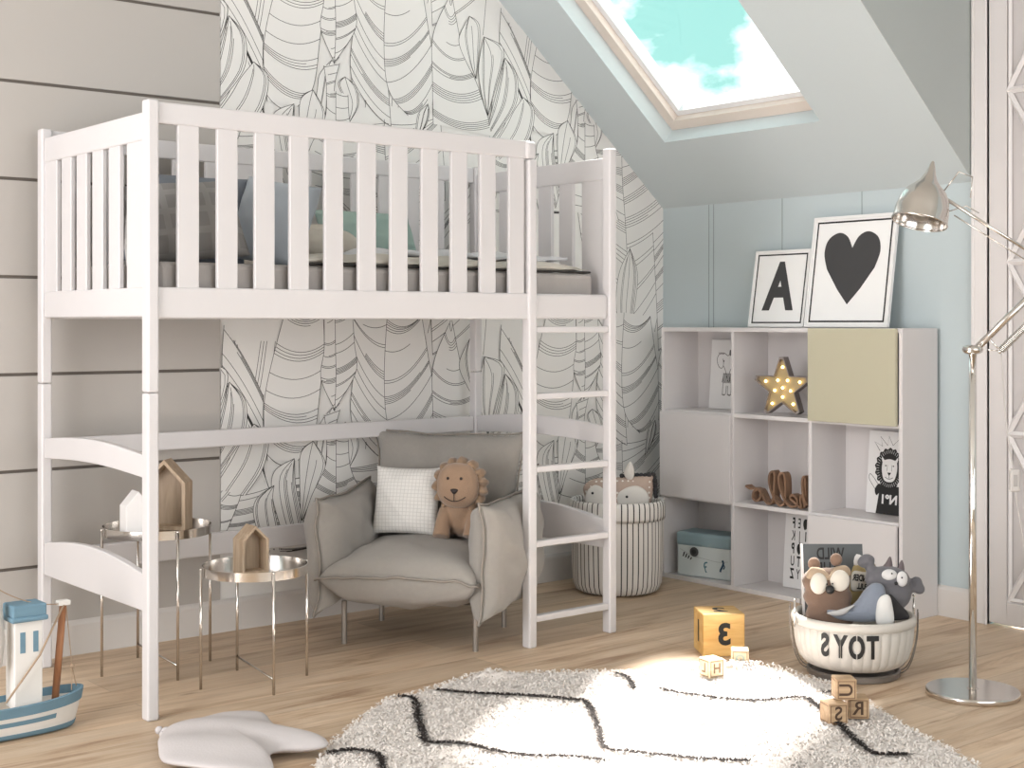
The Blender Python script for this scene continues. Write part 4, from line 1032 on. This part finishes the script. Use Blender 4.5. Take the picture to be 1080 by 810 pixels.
# contents
sg = thing('slate_sign', 'dark slate sign with mirrored black writing standing at the back of the toy basket', 'sign', TBp(-.050, .06, .195), rot=(R(-10), 0, TBR))
G().box((-.103, -.003, 0), (.105, .003, .235)).obj('sign_board', mat('slate_grey', '575A5C', .7, var=.08), sg)
G().box((-.111, -.006, -.01), (-.103, .004, .236)).obj('sign_edge', WHITE, sg)
g = add_text(G(), 'WILD', .056, lambda u, v: (u, -.0036, v), bold=.0012, cx=-.008, cy=.200, sx=.68); add_text(g, 'THE', .056, lambda u, v: (u, -.0036, v), bold=.0012, cx=-.018, cy=.150, sx=.72)
add_text(g, 'ONE', .05, lambda u, v: (u, -.0036, v), bold=.0012, cx=-.012, cy=.105, sx=.72)
g.obj('sign_writing', BLACK, sg, fix=False)
bag = thing('paper_bag', 'small kraft pouch with a white printed band between the two plush animals', 'bag', TBp(.020, .015, .18), rot=(R(-6), R(6), TBR))
patch_('pouch', [(-.035, .02), (-.038, .12), (-.030, .180), (.0, .190), (.045, .192), (.05, .12), (.045, .02)], (0, .10), .018, 0, bag, mat('kraft', 'AE9C70', .8, var=.08))
patch_('label_band', [(-.036, .100), (-.036, .160), (.0, .164), (.046, .160), (.048, .100), (.0, .098)], (.004, .13), .006, -.016, bag, mat('band_white', 'D8D3CA', .8), n=4)
patch_('white_flap', [(-.030, .185), (-.024, .222), (.015, .208), (.035, .198), (.0, .186)], (0, .2), .004, -.004, bag, WHITE, n=3)
g = add_text(G(), 'WONDER', .030, lambda u, v: (u, -.0235, v), bold=.0012, cx=.006, cy=.142, sx=.60); add_text(g, 'FULL', .026, lambda u, v: (u, -.0235, v), bold=.001, cx=.0, cy=.114, sx=.66)
g.obj('printed_words', BLACK, bag, fix=False)
# brown plush with big pale eyes
BRN = mat('brown_felt', '6A5548', .95, var=.06, bump=.3, bscale=200, sheen=.3); TAN = mat('tan_felt', 'A08D78', .95, var=.05, bump=.3, bscale=200)
bp_ = thing('plush_raccoon', 'brown plush animal with big cream eye patches and a black nose in the toy basket', 'stuffed toy', TBp(-.100, -.045, .225), TBR)
blob('body', [('b', (0, .0, .085), (.078, .045, .060)), ('b', (.005, .01, .045), (.085, .05, .05)), ('b', (.012, .0, -.015), (.086, .048, .06)), ('b', (-.04, 0, .10), (.045, .04, .04)), ('b', (.035, 0, .105), (.045, .04, .042))], BRN, bp_, .006)
patch_('brow', [(-.075, .115), (-.060, .150), (-.02, .145), (.0, .125), (.02, .150), (.06, .155), (.075, .125), (.03, .11), (0, .10), (-.03, .105)], (0, .125), .016, -.028, bp_, TAN)
for (cx_, cz_, rx_, rz_) in ((-.037, .098, .029, .036), (.034, .108, .033, .036)):
    g = G().ball((cx_, -.042, cz_), (rx_, .012, rz_), 24); g.obj('eye_patch', mat('cream_eye', 'CBC5BB', .9), bp_, smooth=True)
for (cx_, cz_) in ((-.012, .098), (.006, .100)): G().ball((cx_, -.056, cz_), .003, 10).obj('pupil', BLACK, bp_, smooth=True)
G().ball((-.002, -.055, .080), .015, 16).obj('nose', BLACK, bp_, smooth=True)
for (cx_, cz_) in ((-.045, .158), (.030, .172)):
    G().ball((cx_, -.005, cz_), (.021, .014, .022), 18).obj('ear', mat('ear_brown', '7F6656', .95, sheen=.3), bp_, smooth=True)
# grey plush animal
GRY = mat('grey_felt', '626166', .95, var=.07, bump=.35, bscale=220, sheen=.3); BLG = mat('blue_grey_felt', '7C8390', .95, var=.06, bump=.35, bscale=220, sheen=.3)
gp = thing('plush_wolf', 'grey plush animal with pointed ears, white eye patches and one white belly wing', 'stuffed toy', TBp(.090, -.035, .225), TBR)
blob('body', [('b', (.02, 0, .055), (.080, .05, .065)), ('b', (.015, -.005, .105), (.078, .045, .045)), ('t', [(-.03, 0, .12), (-.045, 0, .15), (-.050, 0, .158)], [.022, .016, .014]), ('t', [(.07, 0, .06), (.095, 0, .070), (.11, 0, .085)], [.022, .015, .012]),
              ('b', (-.052, 0, .168), (.028, .02, .022)), ('b', (-.066, 0, .160), (.02, .018, .018)), ('b', (.116, 0, .088), (.022, .018, .026)), ('b', (.126, 0, .070), (.020, .016, .020))], GRY, gp, .0055)
for pts in ([(-.010, .132), (.010, .158), (.026, .182), (.034, .152), (.030, .128)], [(.040, .125), (.054, .150), (.066, .170), (.074, .140), (.068, .112)]):
    patch_('ear', pts, (sum(p[0] for p in pts) / 5, sum(p[1] for p in pts) / 5), .011, -.004, gp, mat('ear_mauve', '6A6062', .95), n=3)
for (cx_, cz_, rx_, rz_, tt) in ((.012, .126, .026, .019, 0), (.055, .112, .019, .026, 0)):
    G().ball((cx_, -.044, cz_), (rx_, .010, rz_), 22).obj('eye_patch', mat('white_eye', 'CCCBCB', .9), gp, smooth=True)
for (cx_, cz_) in ((.018, .132), (.052, .118)): G().ball((cx_, -.0545, cz_), .003, 10).obj('pupil', BLACK, gp, smooth=True)
G().ball((.034, -.048, .098), (.006, .006, .006), 12).obj('nose', BLACK, gp, smooth=True)
patch_('belly_wing', [(-.040, -.03), (-.042, .03), (-.030, .060), (-.006, .068), (.008, .045), (.014, -.03)], (-.012, .01), .014, -.088, gp, mat('white_wing', 'D3D2D0', .9))
patch_('dotted_wing', [(.006, -.02), (.002, .045), (.014, .062), (.045, .030), (.072, .0), (.07, -.02)], (.035, .01), .012, -.056, gp, mat('dark_dotted', '2E2C2E', .9))
bl = thing('plush_whale', 'blue-grey plush animal with a pale underside curled in front of the toy basket rim', 'stuffed toy', TBp(.005, -.090, .205), TBR)
patch_('body', [(-.115, .028), (-.06, .030), (-.02, .055), (.01, .095), (.04, .120), (.075, .110), (.085, .05), (.08, .0), (.0, -.01), (-.08, .0)], (.03, .03), .034, 0, bl, BLG)
patch_('pale_underside', [(-.122, .025), (-.08, .036), (-.03, .052), (-.04, .040), (-.06, .022), (-.09, .015)], (-.07, .03), .010, -.026, bl, mat('pale_felt', 'B4B2B2', .95), n=4)

# ================================================================== RUG
def fz(pts): return [(atz(*p).x, atz(*p).y) for p in pts]
far = fz([(347, 792), (372, 768), (398, 746), (420, 741), (440, 735), (470, 727), (500, 718), (512, 714), (530, 717), (570, 712), (610, 711), (650, 711), (700, 712), (740, 709), (800, 709), (850, 716), (882, 730), (912, 742), (945, 762), (985, 785), (1012, 802)])
near_ = [(3.30, 2.05), (3.0, 1.80), (2.6, 1.80), (2.2, 2.1), (1.95, 2.5), (1.85, 2.9), (1.95, 3.2)]
ctl = [far[0], far[2], far[4], far[7], far[10], far[12], far[13], far[14], far[15], far[17], far[19], far[20]] + near_
outl = smoothloop(ctl, 12)
rnd = random.Random(21)
outl = [(x + rnd.uniform(-.007, .007), y + rnd.uniform(-.007, .007)) for x, y in outl]
RC = (2.85, 2.85)
RUGM = mat('cream_shag', 'E0D8D2', .95, var=.09, vscale=35, bump=.9, bscale=110, sheen=.3)
rug = thing('shag_rug', 'cream shaggy rug with thin black diamond lines on the wooden floor', 'rug', (RC[0], RC[1], 0))
def rugh(x, y):
    h = .013 + .004 * math.sin(x * 9 + y * 4) + .003 * math.sin(y * 13 - x * 6)
    # soft folds near the far edge
    for (fx_, fy_, a_, l_, am) in ((3.60, 3.27, -.62, .20, .024), (3.80, 3.13, -.9, .16, .016), (2.95, 3.68, -.7, .08, .03)):
        dx, dy = x - fx_, y - fy_; u = dx * math.cos(a_) + dy * math.sin(a_); v = -dx * math.sin(a_) + dy * math.cos(a_)
        h += am * math.exp(-(v / .028) ** 2 - (u / l_) ** 2)
    return h
from mathutils import noise as mno
n = len(outl); RG = 96; v = []; f = []
for k in range(RG + 1):
    s_ = k / RG
    for i, p in enumerate(outl):
        x, y = RC[0] + (p[0] - RC[0]) * s_, RC[1] + (p[1] - RC[1]) * s_
        e = min(1, (1 - s_) * 30) ** .5
        z = rugh(x, y) * (.35 + .65 * e) + e * .010 * (mno.noise((x * 42, y * 42, 0)) + .5 * mno.noise((x * 90, y * 90, 3)))
        v.append((x - RC[0], y - RC[1], max(.003, z)))
for k in range(RG):
    for i in range(n): f.append((k * n + i, (k + 1) * n + i, (k + 1) * n + (i + 1) % n, k * n + (i + 1) % n))
b0 = len(v); v += [(p[0] - RC[0], p[1] - RC[1], .0008) for p in outl]
for i in range(n): f.append((RG * n + i, b0 + i, b0 + (i + 1) % n, RG * n + (i + 1) % n))
G().add(v, f).obj('rug_body', RUGM, rug, smooth=True)
# tufts: short curled locks all over
def inside(x, y):
    c = False; j = n - 1
    for i in range(n):
        xi, yi = outl[i]; xj, yj = outl[j]
        if (yi > y) != (yj > y) and x < (xj - xi) * (y - yi) / (yj - yi) + xi: c = not c
        j = i
    return c
def lock(g, x, y, z, l, w_, a, lift):
    dx, dy = math.cos(a), math.sin(a); nx, ny = -dy * w_ / 2, dx * w_ / 2
    p0 = (x, y, z); p1 = (x + dx * l * .55, y + dy * l * .55, z + lift); p2 = (x + dx * l, y + dy * l, z + lift * .45)
    g.add([(p0[0] + nx, p0[1] + ny, p0[2]), (p0[0] - nx, p0[1] - ny, p0[2]), (p1[0] - nx, p1[1] - ny, p1[2]), (p1[0] + nx, p1[1] + ny, p1[2]), p2], [(0, 1, 2, 3), (3, 2, 4)])
g = G(); cnt = 0
while cnt < 26000:
    x, y = rnd.uniform(1.9, 3.95), rnd.uniform(2.1, 3.8)
    if x * .6347 + y * .7727 < 3.35 or not inside(x, y): continue
    lock(g, x - RC[0], y - RC[1], rugh(x, y) + .001, rnd.uniform(.010, .020), rnd.uniform(.0035, .0065), rnd.uniform(0, 2 * PI), rnd.uniform(.003, .007)); cnt += 1
o = g.obj('pile', RUGM, rug, fix=False); o['kind'] = 'stuff'
LINES = [[(346, 802), (365, 799), (385, 800), (398, 805), (403, 813), (404, 830)],
         [(420, 742), (437, 744), (441, 762), (446, 778), (450, 792), (470, 793), (488, 794), (526, 801), (560, 805), (600, 806), (640, 812)],
         [(461, 735), (484, 737), (520, 740), (556, 743), (600, 746), (618, 748), (628, 765), (633, 780), (640, 797), (671, 801), (742, 806), (790, 809)],
         [(650, 716), (662, 720), (669, 731)], [(695, 731), (711, 736), (742, 741), (791, 744), (844, 741), (858, 748), (867, 755), (884, 771), (895, 783), (907, 793), (924, 803), (960, 804)], [(868, 738), (880, 737)]]
BLKY = mat('black_shag_yarn', '2A2422', .95)
for L_ in LINES:
    p = smoothloop(fz(L_), 10, False); g = G()
    tot = 0
    for a, b in zip(p[:-1], p[1:]):
        d = math.hypot(b[0] - a[0], b[1] - a[1]); m_ = max(1, int(d * 1100)); ang = math.atan2(b[1] - a[1], b[0] - a[0])
        for q in range(m_):
            t_ = q / m_; x, y = a[0] + (b[0] - a[0]) * t_ + rnd.gauss(0, .0042), a[1] + (b[1] - a[1]) * t_ + rnd.gauss(0, .0042)
            lock(g, x - RC[0], y - RC[1], rugh(x, y) + .0075, rnd.uniform(.007, .019), rnd.uniform(.003, .005), ang + rnd.choice([PI / 2, -PI / 2]) + rnd.gauss(0, .7), rnd.uniform(.003, .006))
    g.obj('black_line', BLKY, rug, fix=False)

# ================================================================== BLOCKS
def block(name, label, loc, rz, s_, m, faces, group, lm=BLACK, edge=None, bev=.004, tilt=0, cat='toy block'):
    t0 = thing(name, label, cat, loc, rz, group)
    G().box((-s_ / 2, -s_ / 2, 0), (s_ / 2, s_ / 2, s_)).obj('block_body', m, t0, bevel=bev, seg=3)
    for (side, ch, size, rotc, k) in faces:
        h = s_ / 2 + .0004
        F = {'front': lambda u, v: (u, -h, s_ / 2 + v), 'left': lambda u, v: (-h, -u, s_ / 2 + v), 'right': lambda u, v: (h, u, s_ / 2 + v), 'top': lambda u, v: (u, v, s_ + .0004)}[side]
        c_, s2 = math.cos(R(rotc)), math.sin(R(rotc))
        g = add_text(G(), ch, size, lambda u, v: F(u * c_ - v * s2, u * s2 + v * c_), bold=k)
        g.obj('printed_letter', lm, t0, fix=False)
    if edge:
        for side in ('front', 'right', 'left'):
            h = s_ / 2 + .0003; e = s_ / 2 - .005; q = s_ / 2 - .0075
            F = {'front': lambda u, v: (u, -h, s_ / 2 + v), 'left': lambda u, v: (-h, -u, s_ / 2 + v), 'right': lambda u, v: (h, u, s_ / 2 + v)}[side]
            g = G()
            for a, b in (((-e, -e), (e, -q)), ((-e, q), (e, e)), ((-e, -q), (-q, q)), ((q, -q), (e, q))): g.poly([a, (b[0], a[1]), b, (a[0], b[1])], F)
            g.obj('printed_border', edge, t0, fix=False)
    return t0
YEL = wood('yellow_stained_wood', 'C99B58', 'DDB878', rough=.45, axis='X', scale=5)
OAK = wood('block_wood', 'A98C6C', 'C2A584', rough=.6, axis='X', scale=8)
LBR = mat('burnt_print', '4A3527', .7); EDG = mat('burnt_border', '7A5E48', .7); PALE = wood('pale_block_wood', 'CDB794', 'DECBAA', axis='X', scale=8)
# big yellow cube
c = atz(764, 682); 
block('number_block', 'large yellow wooden cube with mirrored numbers, behind the rug', (3.844, 3.497, 0), TBR + R(6), .152, YEL, [('front', '3', .105, 0, .004), ('left', '1', .105, 0, .004), ('top', '2', .10, 0, .004)], 'wooden number and letter blocks')
rz0 = rugh(3.48, 3.22)
block('letter_block', 'small pale wooden block turned corner-on, on the far edge of the rug', (3.505, 3.222, .018), TBR + R(28), .062, PALE, [('front', 'H', .045, 0, .001), ('left', 'L', .045, 0, .001)], 'wooden number and letter blocks', EDG, EDG)
block('letter_block', 'small pale wooden block in front of the yellow cube', (3.692, 3.262, .016), TBR + R(-8), .060, PALE, [('front', 'O', .04, 0, .001)], 'wooden number and letter blocks', mat('pale_print', 'A9B5AC', .7), EDG)
block('letter_block', 'brown letter block with a mirrored S, front one of the three stacked blocks', (3.385, 2.625, .017), TBR + R(14), .062, OAK, [('front', 'S', .056, 0, .001), ('right', '8', .05, 0, .001)], 'wooden number and letter blocks', LBR, EDG)
block('letter_block', 'brown letter block with a mirrored R, rear one of the three stacked blocks', (3.487, 2.618, .017), TBR + R(-4), .062, OAK, [('front', 'R', .056, 0, .001)], 'wooden number and letter blocks', LBR, EDG)
block('letter_block', 'brown letter block with a sideways U, topmost of the three stacked blocks', (3.437, 2.628, .0795), TBR + R(2), .062, OAK, [('front', 'U', .056, 90, .001)], 'wooden number and letter blocks', LBR, EDG)

# ================================================================== GREY CUSHION on the floor
pts = [(1.785, 3.735), (1.83, 3.757), (1.875, 3.776), (1.94, 3.782), (2.01, 3.762), (2.075, 3.700), (2.062, 3.620), (2.055, 3.550), (2.070, 3.460), (2.088, 3.385), (2.072, 3.325), (2.02, 3.335), (1.96, 3.37), (1.90, 3.34), (1.85, 3.24), (1.76, 3.25), (1.70, 3.38), (1.66, 3.48), (1.70, 3.60), (1.745, 3.69)]
cu = thing('star_cushion', 'pale grey star-shaped soft cushion lying on the floor beside the rug', 'cushion', (1.90, 3.56, 0))
SG = mat('pale_grey_jersey', 'BFB9B9', .9, var=.03, bump=.2, bscale=150)
gm = puffy(smoothloop([(x - 1.90, y - 3.56) for x, y in pts], 5), .034, 10, (0, 0), power=.5, fr=lambda u, v, d: (u, v, .036 + (d if d > 0 else d * .75) + .004 * math.sin(u * 30 + v * 22)))
gm.obj('cushion_body', SG, cu, smooth=True)
g = G(); g.ball((-.112, .172, .034), (.016, .016, .014), 14); g.ball((-.128, .186, .038), (.012, .010, .012), 12); g.ball((-.126, .166, .030), (.011, .010, .010), 12)
g.obj('corner_knot', SG, cu, smooth=True)

# ================================================================== TOY BOAT
boat = thing('toy_boat', 'white and blue wooden toy fishing boat with a brown mast on the floor', 'toy boat', (1.435, 4.085, 0))
BLU = mat('worn_blue_paint', '68889A', .7, var=.14, vscale=40, bump=.3, bscale=60, stretch=(.3, 1, 1)); BWH = mat('worn_white_paint', 'DDDAD6', .65, var=.03, vscale=20)
ROPE = mat('twine', 'A8927C', .9, bump=.4, bscale=400); DECK = mat('deck_beige', 'B9AFA2', .7)
def hullr(t, zf):
    """half beam at station t (-1 stern .. 1 bow), height fraction zf"""
    w_ = .078 * (1 - abs(t) ** 3.4) ** .6; return w_ * (.62 + .38 * zf ** .6)
def sheer(t): return .100 + .016 * t * t
def hull_geo(z0f, z1f, grow, inset=0, cap=True):
    g = G(); NT = 28; NZ = 4; v = []; f = []
    for k in range(NZ + 1):
        zf = z0f + (z1f - z0f) * k / NZ
        for i in range(2 * NT):
            a = 2 * PI * i / (2 * NT); t_ = math.cos(a); sy = math.sin(a)
            L_ = .218 + .030 * zf ** .6 + grow
            yy = (hullr(abs(t_) * .999 * (1 if t_ > 0 else 1), zf) + grow) * (1 if sy >= 0 else -1) if abs(sy) > 1e-6 else 0
            v.append((t_ * L_, yy, .004 + zf * (sheer(t_) - .004)))
    m_ = 2 * NT
    for k in range(NZ):
        for i in range(m_): f.append((k * m_ + i, k * m_ + (i + 1) % m_, (k + 1) * m_ + (i + 1) % m_, (k + 1) * m_ + i))
    if cap: f.append(tuple(range(m_ - 1, -1, -1))); f.append(tuple(NZ * m_ + i for i in range(m_)))
    g.add(v, f); return g
hull_geo(0, .16, .0015).obj('keel_band', BLU, boat, smooth=False)
hull_geo(.12, .78, 0).obj('hull', BWH, boat)
o = hull_geo(.70, 1.0, .0035, cap=False).obj('gunwale', BLU, boat); sd = o.modifiers.new('s', 'SOLIDIFY'); sd.thickness = .008; sd.offset = -1
G().prism([(.235 * math.cos(a), hullr(abs(math.cos(a)) * .99, .9) * .93 * (1 if math.sin(a) >= 0 else -1)) for a in [2 * PI * i / 56 for i in range(56)]], .079, .084, 'z').obj('deck', DECK, boat)
# blue stripe on the side of the hull
g = G(); v = []
for i in range(13):
    t_ = .62 - 1.24 * i / 12
    for zf in (.42, .56): v.append((t_ * (.218 + .030 * zf ** .6), -(hullr(abs(t_), zf) + .0012), .004 + zf * (sheer(t_) - .004)))
g.add(v, [(2 * i, 2 * i + 1, 2 * i + 3, 2 * i + 2) for i in range(12)]); g.obj('hull_stripe', BLU, boat, fix=False)
cab_ = G().box((.032, -.042, .083), (.114, .030, .335)).obj('wheelhouse', BWH, boat, bevel=.003)
G().box((.020, -.054, .335), (.128, .040, .350)).box((.024, -.050, .348), (.124, .036, .384)).obj('wheelhouse_roof', BLU, boat, bevel=.005)
for x in (.052, .090): G().box((x - .004, -.0432, .245), (x + .011, -.041, .305)).obj('wheelhouse_window', BLU, cab_)
MASTW = wood('mast_wood', '8F5F41', 'A8744F', axis='Z')
G().tube([(.165, -.005, .083), (.190, -.005, .365)], .0105, 14).obj('mast', MASTW, boat, smooth=True)
G().box((.172, -.018, .362), (.208, .010, .376)).obj('mast_cap', BWH, boat, bevel=.002)
G().tube([(-.035, -.01, .083), (-.030, -.01, .46)], .009, 14).obj('mast', MASTW, boat, smooth=True)
# furled sail
G().lathe([(.004, .0), (.020, .02), (.026, .09), (.020, .17), (.010, .22), (.012, .235), (.004, .24)], 24, c=(-.015, -.016, .195), fn=lambda r_, z, a: r_ * (1 + .12 * math.sin(a * 5 + z * 20))).obj('furled_sail', mat('sail_cloth', 'C9C5C0', .9), boat, smooth=True)
g = G()
def sagline(a, b, s_, r_=.0016, n_=10): g.tube([tuple(x + (y - x) * i / n_ - (s_ * 4 * (i / n_) * (1 - i / n_) if k == 2 else 0) for k, (x, y) in enumerate(zip(a, b))) for i in range(n_ + 1)], r_, 6)
sagline((-.030, -.012, .452), (.185, -.012, .368), .022); sagline((.195, -.012, .370), (.215, -.01, .175), 0); sagline((.215, -.01, .175), (.205, -.03, .112), .0); sagline((.215, -.01, .175), (.232, .0, .115), 0)
g.tube([(.188, -.015, .365), (.10, -.055, .235), (.0, -.062, .115)], .0032, 6)
for (x, y, z) in ((-.025, -.016, .452), (.215, -.01, .178), (-.02, -.03, .43)): g.ball((x, y, z), .008, 10)
g.tube([(-.025 + .02 * math.cos(a), -.016, .452 + .016 * math.sin(a)) for a in [i * .6 for i in range(11)]], .002, 6)
g.obj('rigging', ROPE, boat, smooth=True)

# ================================================================== FLOOR LAMP
LP_ = (4.029, 2.572)
lamp = thing('floor_lamp', 'nickel floor lamp with a jointed arm and bell shade beside the cabinet', 'lamp', (LP_[0], LP_[1], 0), TBR)
G().lathe([(0, 0), (.143, 0), (.147, .003), (.147, .016), (.144, .020), (.02, .022), (.014, .026), (0, .026)], 96).obj('base', NICKEL, lamp, bevel=0)
for p in lamp.children[0].data.polygons: p.use_smooth = abs(p.normal.z) < .9
G().tube([(0, 0, .02), (0, 0, 1.100)], .0125, 24).obj('pole', CHROME, lamp, smooth=True)
jz = 1.112
g = G(); g.lathe([(0, -.014), (.020, -.014), (.030, -.008), (.033, 0), (.030, .010), (.018, .015), (0, .016)], 40, c=(0, 0, jz)); g.obj('joint', NICKEL, lamp, smooth=True)
E_ = Vector((.272, 0, 1.371)); J = Vector((.012, 0, jz + .004)); PV = Vector((-.100, 0, 1.606))
g = G().tube([J, E_], .0115, 14).tube([J + Vector((.05, .012, .034)), E_ + Vector((.0, .012, -.012))], .003, 8)
g.tube([E_, PV], .0058, 12).tube([Vector((-.06, .0, 1.545)), Vector((.26, 0, 1.345))], .0022, 8)
g.lathe([(0, -.014), (.016, -.014), (.016, .014), (0, .014)], 24, c=tuple(E_), M=Matrix.Rotation(R(90), 4, 'X'))
g.lathe([(0, -.012), (.012, -.012), (.012, .012), (0, .012)], 24, c=tuple(PV), M=Matrix.Rotation(R(90), 4, 'X'))
g.obj('arm', NICKEL, lamp, smooth=True)
# spring below the lower arm
g = G(); sp0, sp1 = Vector((.085, -.012, 1.108)), Vector((.30, -.012, 1.318)); ax = (sp1 - sp0).normalized(); n1_ = Vector((0, 1, 0)); n2_ = ax.cross(n1_)
g.tube([sp0 + (sp1 - sp0) * (i / 480) + (n1_ * math.cos(i * .75) + n2_ * math.sin(i * .75)) * .0115 for i in range(481)], .0023, 5)
g.tube([(.045, -.012, jz + .0), sp0], .002, 6).tube([(.05, -.005, 1.15), (.085, -.012, 1.108)], .003, 6); g.ball((.083, -.012, 1.106), .007, 10)
g.obj('spring', CHROME, lamp, smooth=True)
# bell shade
axis = Vector((-19, 0, 70)); AX = Vector((.055, 0, .205)).normalized()
rimc = Vector((-.172, 0, 1.520)); 
Q = Vector((0, 0, 1)).rotation_difference((AX + Vector((0, .16, 0))).normalized()).to_matrix().to_4x4()
pr = [(.0885, 0), (.090, .004), (.087, .010), (.085, .045), (.078, .080), (.064, .108), (.044, .128), (.028, .146), (.018, .168), (.011, .192), (.005, .210), (0, .214)]
o = G().lathe(pr, 64, c=tuple(rimc), M=Q).obj('lamp_shade', NICKEL, lamp, smooth=True); sd = o.modifiers.new('s', 'SOLIDIFY'); sd.thickness = .0015; sd.offset = -1
G().ball(tuple(rimc + (Q @ Vector((0, 0, .055)))), (.026, .026, .032), 18).obj('bulb', mat('lamp_glass', 'DDDCD8', .25), lamp, smooth=True)
g = G().tube([rimc + Q @ Vector((.052, 0, .118)), (-.045, 0, 1.685), (.0, 0, 1.668)], .0022, 8).tube([(.0, 0, 1.668), (-.008, 0, 1.60)], .0014, 6).tube([PV, rimc + Q @ Vector((.060, -.0, .095))], .006, 10)
g.tube([rimc + Q @ Vector((.080, -.0, .06)), (-.02, 0, 1.575), (.02, 0, 1.552)], .0018, 6)
g.obj('shade_bracket', NICKEL, lamp, smooth=True)
CORD = mat('cord_clear_grey', 'BDB8B5', .4)
cp = smoothloop([(.088, -.01, 1.10), (.092, -.01, 1.04), (.100, -.005, .94), (.118, 0, .80), (.132, 0, .725)], 6, False)
cq = smoothloop([(.136, 0, .655), (.150, 0, .57), (.168, .0, .47), (.185, .0, .30), (.20, .03, .08), (.24, .08, .006), (.34, .14, .006)], 6, False)
G().tube(cp, .0026, 8).tube(cq, .0026, 8).obj('cord', CORD, lamp, smooth=True)
G().box((.118, -.010, .655), (.150, .010, .728)).obj('cord_switch', CORD, lamp, bevel=.006, seg=3)
G().box((.128, -.0115, .672), (.141, -.009, .71)).obj('switch_button', mat('switch_grey', 'A39E9B', .4), [c_ for c_ in lamp.children if c_.name.startswith('cord_switch')][0], bevel=.002)
